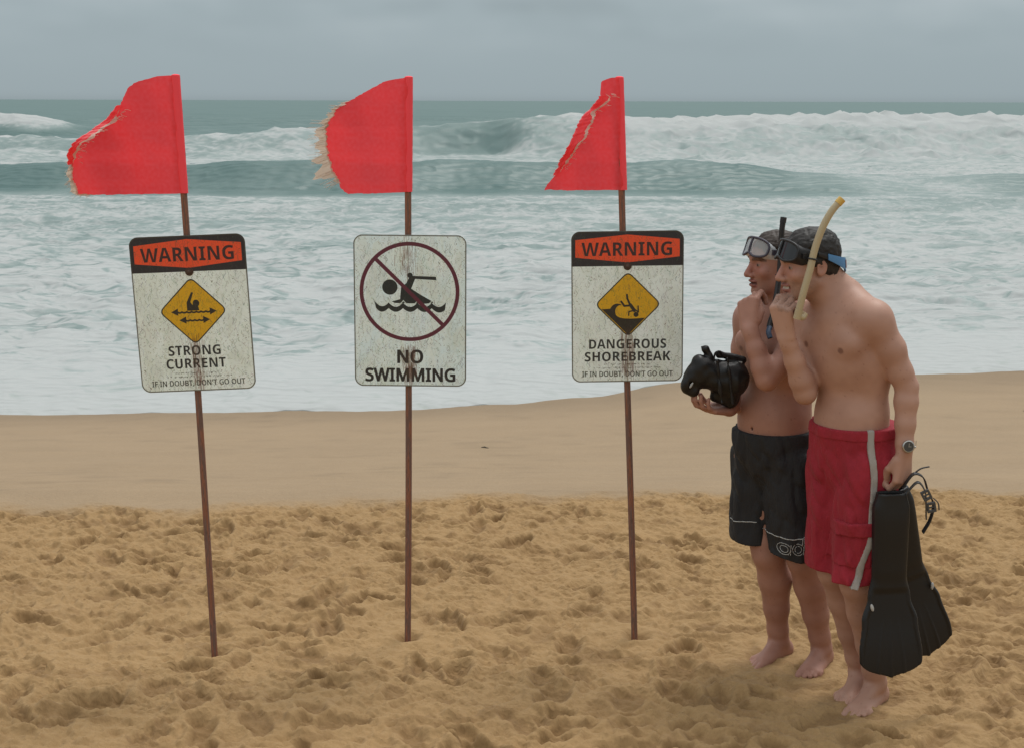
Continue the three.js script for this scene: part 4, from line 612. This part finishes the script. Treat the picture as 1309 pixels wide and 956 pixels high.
// ------------------------------------------------------------------ the man in black shorts
const rootB = [1.05, -0.013, -5.26];
const B = { fr: frame([-0.8, 0, 0.6]), head: [-0.060, 1.612, 0.0], hf: frame([-0.955, -0.03, 0.30]), hs: 1.0 };
const personB = group('person', 'man in black shorts resting his chin on a fist, dark gear under his other arm', 'person', rootB, 'two snorkellers standing beside the warning signs');
{
  const F = new Field([-0.42, -0.01, -0.36], [0.30, 1.79, 0.40], 0.0047), [f, u, l] = B.fr;
  const shL = [0.062, 1.392, 0.13], shR = [-0.115, 1.38, -0.15], nb = [-0.005, 1.425, -0.015], Cc = [-0.028, 1.265, 0.0];
  buildTorso(F, { Pc: [-0.030, 0.91, 0], Wc: [-0.030, 1.04, 0], Cc, Uc: [-0.02, 1.385, 0], fr: B.fr, shL, shR, nb, fat: 0.012 });
  buildHead(F, B.head, B.hf, B.hs, { base: nb, nape: [0.02, 1.46, -0.02] }, false);
  buildArm(F, shL, [-0.108, 1.205, 0.205], [-0.170, 1.385, 0.160], nrm([0.5, 0.2, 0.6]), 0.94);
  buildArm(F, shR, [-0.13, 1.10, -0.19], [-0.215, 1.055, 0.03], nrm([-0.5, 0.2, -0.5]), 1.05);
  buildHand(F, [-0.172, 1.392, 0.155], [-0.02, 0.95, -0.28], [0.62, 0.1, -0.75], true, [[50, 74, 40], [62, 88, 50], [66, 90, 50], [70, 90, 50]], [[0.05, 0.036, 0.02], [0.085, 0.028, 0.022], [0.115, 0.012, 0.024]], 1.1);
  buildHand(F, [-0.225, 1.052, 0.04], [-0.78, 0.12, 0.42], [0.05, 1, 0.0], false, [[14, 34, 26], [16, 36, 28], [18, 38, 28], [22, 40, 30]], [[0.05, 0.05, 0.012], [0.078, 0.062, 0.028], [0.098, 0.064, 0.05]], 0.95);
  const kR = [-0.035, 0.47, 0.0], kL = [0.085, 0.475, 0.09], aR = [0.035, 0.075, -0.075], aL = [0.192, 0.075, 0.0];
  buildLeg(F, [0.03, 0.85, 0.07], kL, aL, nrm([-0.5, 0, 0.8]), 1.15); buildLeg(F, [-0.075, 0.85, -0.07], kR, aR, nrm([-0.8, 0, 0.5]), 1.15);
  buildFoot(F, aL, [-0.5, 0, 0.86], true); buildFoot(F, aR, [-0.74, 0, 0.67], false);
  const nip = z => add(Cc, 0.125, f, 0.02, u, 0.085 * z, l);
  B.body = mesh('body', F.geometry(skinColor({ base: [0.36, 0.180, 0.132], head: B.head, hs: B.hs, hf: B.hf, nips: [nip(1), nip(-1)], jawTone: 0.08 })), skinMat, personB); B.body.userData.label = 'bare sunburnt upper body, arms and legs';
  hairMesh(B.head, B.hf, B.hs, (x, y, z) => -(y - x * 0.8 - 0.002 - 0.25 * Math.max(0, z - 0.05)) * 0.75, [0.040, 0.022, 0.014], personB);
  const S = shortsField({ pc: [-0.032, 0.905, 0], pr: [0.136, 0.18, 0.176], fr: B.fr, top: 0.978, slope: 0.07, hem: 0.515, legs: [[[0.03, 0.85, 0.075], [0.050, 0.44, 0.115], 0.113, 0.098], [[-0.075, 0.85, -0.065], [-0.105, 0.45, -0.02], 0.108, 0.084]], k: 0.012, hemFn: (x) => -0.02 * sm(-0.06, 0.02, x) });
  const blk = (x, y, z, q) => { const m = 1 + 0.12 * n3(x * 22, y * 9, z * 22); q[0] = 0.0135 * m; q[1] = 0.0135 * m; q[2] = 0.0155 * m; };
  const sh = mesh('shorts', S.geometry(blk), new THREE.MeshStandardMaterial({ vertexColors: true, roughness: 0.8, bumpMap: clothBump, bumpScale: 0.003 }), personB);
  const white = std([0.48, 0.48, 0.47], 0.8);
  // piping above the hems, sewn on round each leg, and the outlined lettering on the near leg
  const trace = (pts, r, closed) => { const q = pts.map(([x, y]) => { const z = S.faceZ(x, y); return z === null ? null : V(x, y, z + r * 0.6); }).filter(Boolean); return q.length > 2 ? new THREE.TubeGeometry(new THREE.CatmullRomCurve3(q, closed), q.length * 3, r, 5, closed) : null; };
  const ln = (x0, y0, x1, y1, n = 24) => Array.from({ length: n + 1 }, (_, i) => [mix(x0, x1, i / n), mix(y0, y1, i / n)]);
  const pip = [trace(ln(-0.185, 0.600, -0.098, 0.612), 0.0018), trace(ln(-0.075, 0.588, 0.02, 0.588).concat(ln(0.025, 0.589, 0.125, 0.612)), 0.0018)].filter(Boolean);
  for (const g of pip) mesh('piping', g, white, sh);
  const ring = (cx, cy, rx, ry, n = 28) => Array.from({ length: n }, (_, i) => [cx + rx * Math.cos(i / n * 6.2832), cy + ry * Math.sin(i / n * 6.2832)]);
  const ty = 0.546, lx = -0.034, gl = []; const O = (x, y) => [ring(x, y, 0.021, 0.0225), ring(x, y, 0.012, 0.0135, 20)];
  gl.push(...O(0.022, ty), ln(0.0435, ty - 0.021, 0.0435, ty + 0.021, 8), ln(0.0365, ty - 0.021, 0.0365, ty - 0.014, 3), ...O(0.071, ty + 0.004), ln(0.0915, ty - 0.016, 0.0915, ty + 0.046, 10), ln(0.0845, ty + 0.022, 0.0845, ty + 0.046, 5), ln(0.0845, ty + 0.046, 0.0915, ty + 0.046, 3), ln(0.102, ty - 0.014, 0.102, ty + 0.046, 10), ln(0.110, ty - 0.012, 0.110, ty + 0.047, 10));
  const gg = gl.map((p, i) => trace(p.map(([x, y]) => [x + lx, y]), 0.0012, [0, 1, 4, 5].includes(i))).filter(Boolean);
  if (gg.length) mesh('lettering', mergeGeometries(gg), white, sh);
}

// ------------------------------------------------------------------ swim gear
const rubber = phy([0.0075, 0.0075, 0.008], 0.46, { specularIntensity: 0.8 });
function makeFin(label, at, rotY, rotZ, tilt, side) {
  const L = 0.66, root = group('swim_fin', label, 'swim fin', at, 'black swim fins hanging from one hand'); root.rotation.set(tilt, rotY, rotZ);
  const half = curve1([[0, 0.052], [0.06, 0.064], [0.2, 0.062], [0.30, 0.060], [0.38, 0.074], [0.46, 0.098], [0.58, 0.113], [0.66, 0.110]]), th = curve1([[0, 0.030], [0.1, 0.036], [0.27, 0.030], [0.335, 0.024], [0.365, 0.014], [0.5, 0.009], [0.66, 0.006]]);
  const F = new Field([-0.125, -L - 0.02, -0.07], [0.125, 0.02, 0.07], 0.0038), e = F.n.map((v, i) => F.lo[i] + v * F.c);
  F.each(F.lo, e, (o, x, y, z) => {
    z -= 0.045 * sm(0.3, 0.66, -y) - 0.012; const v = clamp(-y, 0, L), W = half(v), T = th(v), p = Math.abs(x) / W, q = Math.abs(z) / T; let d = (Math.pow(p ** 4 + q ** 3, 0.28) - 1) * Math.min(W, T);
    const rail = Math.hypot(Math.abs(x) - W + 0.008, z * 0.75) - mix(0.011, 0.0075, sm(0.4, 0.66, v)); if (v > 0.26) d = Math.min(d, rail);
    for (const rx of [-0.034, 0, 0.034]) if (v > 0.36) d = Math.min(d, Math.hypot(x - rx * (0.6 + 0.8 * sm(0.36, 0.66, v)), z * 0.8) - 0.0085);
    const end = -y - (L - 0.014 * Math.abs(Math.sin(x * 26)) - 0.05 * Math.min(p, 1.1) ** 4), beg = y;                                // scalloped trailing edge
    d = Math.max(d, end, beg);
    const foot = Math.hypot(x / 0.048, z / (0.022 - 0.014 * sm(0, 0.2, v))) - 1; if (v < 0.2) d = Math.max(d, -foot * 0.03);   // the foot hole
    F.d[o] = clamp(d, -0.06, 0.06);
  });
  mesh('blade_and_foot_pocket', F.geometry(), rubber, root);
  const vent = std([0.42, 0.42, 0.41], 0.5); for (const x of [side]) { const g = new THREE.SphereGeometry(1, 14, 10).scale(0.006, 0.014, 0.005).rotateZ(-0.25 * x).translate(0.070 * x, -0.405, 0.020); mesh('vent', g, vent, root); }
  return root;
}
const hold = add(rootA, 1, [0.072, 0.895, 0.205]);
makeFin('black rubber swim fin with scalloped blade, held by the man in red shorts', [hold[0] - 0.028, hold[1] - 0.012, hold[2] + 0.02], 0.10, 0.02, -0.03, -1);
makeFin('black rubber swim fin half hidden behind its twin, strap and buckles showing', [hold[0] + 0.012, hold[1] - 0.03, hold[2] - 0.085], 0.32, 0.25, 0.03, 1);
{ // heel straps gathered in the hand
  const root = group('fin_strap', 'grey buckles and dark strap dangling from the fins beside the watch hand', 'strap', hold), dark = std([0.02, 0.02, 0.022], 0.6), gr = std([0.055, 0.058, 0.062], 0.5);
  const band = (pts, w, t, m, n) => { const c = new THREE.CatmullRomCurve3(pts.map(p => V(...p))); const s = new THREE.Shape(); s.moveTo(-w, -t); s.lineTo(w, -t); s.lineTo(w, t); s.lineTo(-w, t); s.closePath(); return mesh(n, new THREE.ExtrudeGeometry(s, { steps: 40, extrudePath: c }), m, root); };
  band([[0.01, 0.0, 0.0], [0.045, 0.055, 0.01], [0.075, 0.045, 0.01], [0.10, -0.01, 0.0], [0.125, -0.06, -0.01], [0.12, -0.12, -0.02], [0.10, -0.17, -0.03]], 0.010, 0.002, dark, 'heel_strap');
  band([[0.02, -0.01, 0.02], [0.055, 0.03, 0.03], [0.08, 0.0, 0.03], [0.09, -0.05, 0.02], [0.10, -0.11, 0.0]], 0.008, 0.002, gr, 'heel_strap');
  band([[0.04, 0.045, 0.0], [0.07, 0.07, 0.0], [0.10, 0.078, 0.0]], 0.004, 0.0015, dark, 'strap_end');
  band([[0.12, -0.035, 0.0], [0.135, -0.05, 0.01], [0.14, -0.075, 0.01]], 0.005, 0.002, gr, 'strap_end');
  for (const [x, y, z, a] of [[0.085, -0.015, 0.034, 0.5], [0.112, -0.065, 0.012, 0.2]]) { const g = mergeGeometries([new THREE.BoxGeometry(0.03, 0.008, 0.01).translate(0, 0.014, 0), new THREE.BoxGeometry(0.03, 0.008, 0.01).translate(0, -0.014, 0), new THREE.BoxGeometry(0.007, 0.022, 0.009).translate(-0.012, 0, 0), new THREE.BoxGeometry(0.007, 0.022, 0.009).translate(0.012, 0, 0), new THREE.CylinderGeometry(0.003, 0.003, 0.024, 8).rotateZ(Math.PI / 2)].map(q => q.toNonIndexed())); const m = mesh('buckle', g, gr, root); m.position.set(x, y, z); m.rotation.z = a; }
  settle(root);
}
{ // watch
  const c = add(rootA, 1, [0.089, 1.042, 0.183]), root = group('wristwatch', 'black strapped wristwatch with steel case on the man in red shorts', 'watch', c), dk = std([0.015, 0.015, 0.016], 0.5), st = std([0.45, 0.44, 0.42], 0.3, { metalness: 0.9 });
  const s = new THREE.Shape(); s.absellipse(0, 0, 0.0345, 0.0305, 0, 6.2832); const h = new THREE.Path(); h.absellipse(0, 0, 0.0295, 0.0255, 0, 6.2832); s.holes.push(h);
  mesh('strap', new THREE.ExtrudeGeometry(s, { depth: 0.018, bevelEnabled: true, bevelThickness: 0.001, bevelSize: 0.001, curveSegments: 24 }).rotateX(Math.PI / 2).translate(0, 0.009, 0), dk, root);
  const fz = nrm([0.1, 0.15, 1]), q = new THREE.Quaternion().setFromUnitVectors(V(0, 1, 0), V(...fz));
  const cs = mesh('case', new THREE.LatheGeometry([[0, 0], [0.0165, 0], [0.0185, 0.003], [0.0185, 0.007], [0.016, 0.010], [0.0148, 0.0085], [0, 0.0085]].map(p => new THREE.Vector2(...p)), 28), st, root); cs.quaternion.copy(q); cs.position.set(0.003, 0.0, 0.028);
  mesh('dial', new THREE.CylinderGeometry(0.0145, 0.0145, 0.0006, 24).translate(0, 0.0088, 0), std([0.05, 0.05, 0.048], 0.3), cs); mesh('hand', new THREE.BoxGeometry(0.0016, 0.0006, 0.011).translate(0, 0.0096, -0.004), st, cs); mesh('hand', new THREE.BoxGeometry(0.008, 0.0006, 0.0016).translate(0.003, 0.0096, 0), st, cs); root.scale.setScalar(1.2); mesh('crown', new THREE.CylinderGeometry(0.003, 0.003, 0.004, 10).rotateZ(Math.PI / 2).translate(0.020, 0.005, 0), st, cs);
  settle(root);
}
function diveMask(label, root0, head, hf, hs, ctr, fwd, up, matS, matF, glassMat, strapMat, strapY, drop = 0.022) {
  const root = group('dive_mask', label, 'dive mask', root0), fr = frame(fwd, up), P = (x, y, z) => add(ctr, x, fr[0], y, fr[1], z, fr[2]);
  const w = 0.078, h = 0.037, ringP = (a, k, dx) => { const c = Math.cos(a), s = Math.sin(a), p = 0.62, X = Math.sign(c) * Math.abs(c) ** p * w * k, Y = Math.sign(s) * Math.abs(s) ** p * h * k, nose = s < 0 ? 0.012 * Math.exp(-((X / 0.02) ** 2)) : 0; return P(dx - 5.5 * X * X, Y + nose, X); };
  mesh('skirt', gridGeo(60, 8, (s, v) => ringP(s * Math.PI * 2, 0.96 + 0.10 * v * v, 0.0 - 0.042 * v)), matS, root);
  const tube = (k, dx, r) => { const pts = []; for (let i = 0; i < 60; i++) pts.push(V(...ringP(i / 60 * Math.PI * 2, k, dx))); return new THREE.TubeGeometry(new THREE.CatmullRomCurve3(pts, true), 120, r, 7, true); };
  mesh('frame', tube(0.96, 0.002, 0.0048), matF, root); mesh('bridge', new THREE.TubeGeometry(new THREE.CatmullRomCurve3([V(...P(0.002, 0.036, 0)), V(...P(0.004, 0.01, 0)), V(...P(0.002, -0.018, 0))]), 12, 0.0045, 7), matF, root);
  for (const sd of [-1, 1]) mesh('lens', gridGeo(12, 10, (s, v) => { const X = sd * mix(0.005, w * 0.9, s), hh = h * 0.9 * Math.pow(1 - Math.pow(Math.abs(X) / w, 3.2), 0.45); return P(0.001 - 5.5 * X * X, mix(-hh, hh, v) + (v < 0.5 ? 0.012 * Math.exp(-((X / 0.02) ** 2)) * (1 - v * 2) : 0), X); }), glassMat, root);
  for (const sd of [-1, 1]) { const b = mesh('buckle', new THREE.BoxGeometry(0.016, 0.02, 0.010), matF, root); b.position.set(...P(-0.052, 0.0, sd * 0.083)); b.lookAt(b.position.x + root0[0] + hf[2][0], b.position.y + root0[1] + hf[2][1], b.position.z + root0[2] + hf[2][2]); }
  // strap round the back of the head
  const sp = (a, o, dy) => { const c = Math.cos(a), s = Math.sin(a); return add(head, (-0.018 - 0.103 * c * hs - 0.0 + o * -c), hf[0], strapY + drop * (1 - c) + dy, hf[1], (0.083 * hs + o) * s, hf[2]); };
  const rows = [[0, -1], [0.004, -1], [0.004, 1], [0, 1], [0, -1]];
  mesh('strap', gridGeo(48, 4, (s, v) => { const a = mix(-1.75, 1.75, s), [o, e] = rows[Math.round(v * 4)], wd = mix(0.017, 0.007, Math.abs(s * 2 - 1) ** 1.5); return sp(a, o + 0.003, e * wd); }), strapMat, root);
  return { root, sp };
}
const blackSil = phy([0.012, 0.012, 0.014], 0.45), clearSil = phy([0.72, 0.74, 0.76], 0.4, { transmission: 0.35, thickness: 0, side: THREE.DoubleSide }), glass = phy([0.86, 0.88, 0.90], 0.22, { transmission: 0.7, thickness: 0, ior: 1.45 }), greyFrame = std([0.045, 0.04, 0.06], 0.45);
{
  const m = diveMask('black dive mask pushed up on the forehead of the man in red shorts', rootA, A.head, A.hf, A.hs, add(A.head, 0.100, A.hf[0], 0.064, A.hf[1]), add(A.hf[0], 0.42, A.hf[1]), A.hf[1], blackSil, blackSil, phy([0.02, 0.022, 0.026], 0.12, {}), blackSil, -0.008, 0.045);
  const rows = [[0.004, -1], [0.0075, -1], [0.0075, 1], [0.004, 1], [0.004, -1]];
  mesh('strap_pad', gridGeo(24, 4, (s, v) => { const a = mix(0.1, 1.45, s), [o, e] = rows[Math.round(v * 4)], wd = 0.027 * (1 - 0.6 * s); return m.sp(a, o + 0.003, e * wd - 0.010 + 0.010 * s); }), std([0.07, 0.21, 0.42], 0.55), m.root).userData.label = 'blue pad on the back of the strap';
  mesh('strap_emblem', gridGeo(8, 4, (s, v) => { const a = mix(0.3, 0.58, s), [o, e] = rows[Math.round(v * 4)]; return m.sp(a, o + 0.0055, e * 0.014 - 0.006); }), std([0.24, 0.02, 0.045], 0.6), m.root).userData.label = 'dark red emblem on the blue pad';
  settle(m.root);
}
{
  const m = diveMask('clear dive mask with dark frame on the forehead of the man in black shorts', rootB, B.head, B.hf, B.hs, add(B.head, 0.096, B.hf[0], 0.070, B.hf[1]), add(B.hf[0], 0.40, B.hf[1], 0.12, B.hf[2]), B.hf[1], clearSil, greyFrame, glass, clearSil, 0.03);
  settle(m.root);
}
function snorkel(label, root0, pts, r, mat, tipMat, mouth) {
  const root = group('snorkel', label, 'snorkel', root0), c = new THREE.CatmullRomCurve3(pts.map(p => V(...p)), false, 'catmullrom', 0.5);
  mesh('tube', mergeGeometries([new THREE.TubeGeometry(c, 80, r, 14), new THREE.TubeGeometry(c, 80, r * 0.78, 14)]), mat, root);
  const end = (t, nme, m, l) => { const a = c.getPointAt(t), b = c.getPointAt(t > 0.5 ? t - l : t + l); mesh(nme, new THREE.TubeGeometry(new THREE.LineCurve3(a, b), 3, r * 1.12, 14), m, root); };
  end(1, 'top_band', tipMat, 0.05); end(0.0, 'purge_valve', mat, 0.08);
  { const k = c.getPointAt(0.48), d = c.getTangentAt(0.48); const t = new THREE.TorusGeometry(r * 1.15, 0.003, 8, 20); const g = mesh('keeper_clip', t, blackSil, root); g.position.copy(k); g.quaternion.setFromUnitVectors(V(0, 0, 1), d); }
  if (mouth) mesh('mouthpiece', new THREE.TubeGeometry(new THREE.CatmullRomCurve3(mouth.map(p => V(...p))), 16, r * 0.95, 10), mouth.mat || mat, root);
  return settle(root);
}
const amber = phy([0.62, 0.52, 0.33], 0.35, { transmission: 0.35, thickness: 0, side: THREE.DoubleSide });
snorkel('translucent yellow snorkel with curved top on the head of the man in red shorts', rootA, [[-0.292, 1.475, 0.118], [-0.276, 1.56, 0.122], [-0.255, 1.645, 0.118], [-0.240, 1.715, 0.112], [-0.218, 1.785, 0.110], [-0.188, 1.845, 0.108], [-0.152, 1.888, 0.104]], 0.0125, amber, phy([0.72, 0.46, 0.10], 0.4, { transmission: 0.2, thickness: 0, side: THREE.DoubleSide }), [[-0.287, 1.487, 0.118], [-0.272, 1.480, 0.112], [-0.262, 1.492, 0.105]]);
const mb = [[-0.098, 1.395, 0.17], [-0.105, 1.378, 0.19], [-0.10, 1.36, 0.20]]; mb.mat = std([0.035, 0.06, 0.11], 0.5);
snorkel('thin black snorkel standing behind the head of the man in black shorts', rootB, [[-0.098, 1.395, 0.165], [-0.080, 1.46, 0.145], [-0.062, 1.56, 0.118], [-0.056, 1.66, 0.108], [-0.055, 1.745, 0.106], [-0.050, 1.795, 0.105]], 0.0105, phy([0.018, 0.018, 0.020], 0.4), phy([0.02, 0.02, 0.022], 0.5), mb);
{ // dark gear under the arm
  const Q = (px, py, z) => [-0.294 + (px - 912) * 0.00295, 1.194 - (py - 478) * 0.00305, z], root = group('swim_gear', 'bundle of black rubber swim gear clutched by the man in black shorts', 'swim gear', rootB);
  const F = new Field([-0.45, 1.02, -0.04], [-0.12, 1.34, 0.22], 0.004);
  F.cone(Q(903, 473, 0.09), Q(936, 482, 0.07), 0.052, 0.075, 0.02); F.cone(Q(897, 463, 0.10), Q(893, 478, 0.09), 0.04, 0.045, 0.02); F.ell(Q(883, 480, 0.10), [0.026, 0.050, 0.035], frame([1, -0.35, 0]), 0.012); F.cone(Q(880, 490, 0.10), Q(888, 495, 0.10), 0.026, 0.024, 0.012);
  F.cone(Q(909, 456, 0.09), Q(903, 444, 0.09), 0.014, 0.017, 0.008); F.cone(Q(903, 444, 0.09), Q(898, 441, 0.09), 0.012, 0.005, 0.004); F.cone(Q(921, 451, 0.08), Q(951, 459, 0.06), 0.014, 0.018, 0.008); F.cone(Q(918, 505, 0.08), Q(938, 508, 0.06), 0.02, 0.035, 0.02);
  F.cone(Q(915, 455, 0.15), Q(922, 505, 0.16), 0.006, 0.006, 0.006); F.cone(Q(928, 452, 0.145), Q(936, 508, 0.155), 0.006, 0.006, 0.006); F.ell(Q(884, 485, 0.145), [0.006, 0.014, 0.02], frame([1, 0.45, 0]), 0.004, true);
  F.all((v, x, y, z) => v + 0.004 * n3(x * 40, y * 40, z * 40));
  mesh('folded_rubber', F.geometry(), rubber, root);
  const g = std([0.38, 0.38, 0.37], 0.5); mesh('vent', new THREE.SphereGeometry(1, 12, 8).scale(0.0045, 0.013, 0.004).rotateZ(-0.5), g, root).position.set(...Q(884, 486, 0.134)); mesh('buckle', new THREE.BoxGeometry(0.02, 0.008, 0.006), g, root).position.set(...Q(947, 461, 0.082));
  const lp = new THREE.CatmullRomCurve3([V(...Q(913, 458, 0.10)), V(...Q(915, 448, 0.10)), V(...Q(920, 446, 0.10)), V(...Q(924, 452, 0.09))]); mesh('loop', new THREE.TubeGeometry(lp, 16, 0.004, 6), rubber, root);
  settle(root);
}
// ------------------------------------------------------------------ bits on the washed sand
for (const [x, d, s, lab] of [[-0.21, 10.6, 0.6, 'small dark weed scrap on smooth sand behind NO SWIMMING post'], [4.9, 13.0, 0.45, 'dark weed scrap on smooth sand beside the waterline past the men']]) {
  const R = rng(Math.round(d * 10)), g = []; for (let i = 0; i < 5; i++) { const a = R() * 6.28, l = 0.03 + R() * 0.03; g.push(new THREE.TubeGeometry(new THREE.QuadraticBezierCurve3(V(-Math.cos(a) * l, 0.006, -Math.sin(a) * l), V((R() - 0.5) * 0.03, 0.012 + R() * 0.02, (R() - 0.5) * 0.03), V(Math.cos(a) * l, 0.006, Math.sin(a) * l * 0.6)), 8, 0.006 * s, 6)); }
  const m = mesh('seaweed_scrap', mergeGeometries(g), std([0.03, 0.025, 0.016], 0.7)); m.position.set(x, beach(x, d) + 0.012 * n2(x * 0.9, d * 1.4), -d); m.scale.setScalar(s); tag(m, lab, 'seaweed', 'weed scraps on the smooth sand');
}

renderer.render(scene, camera);
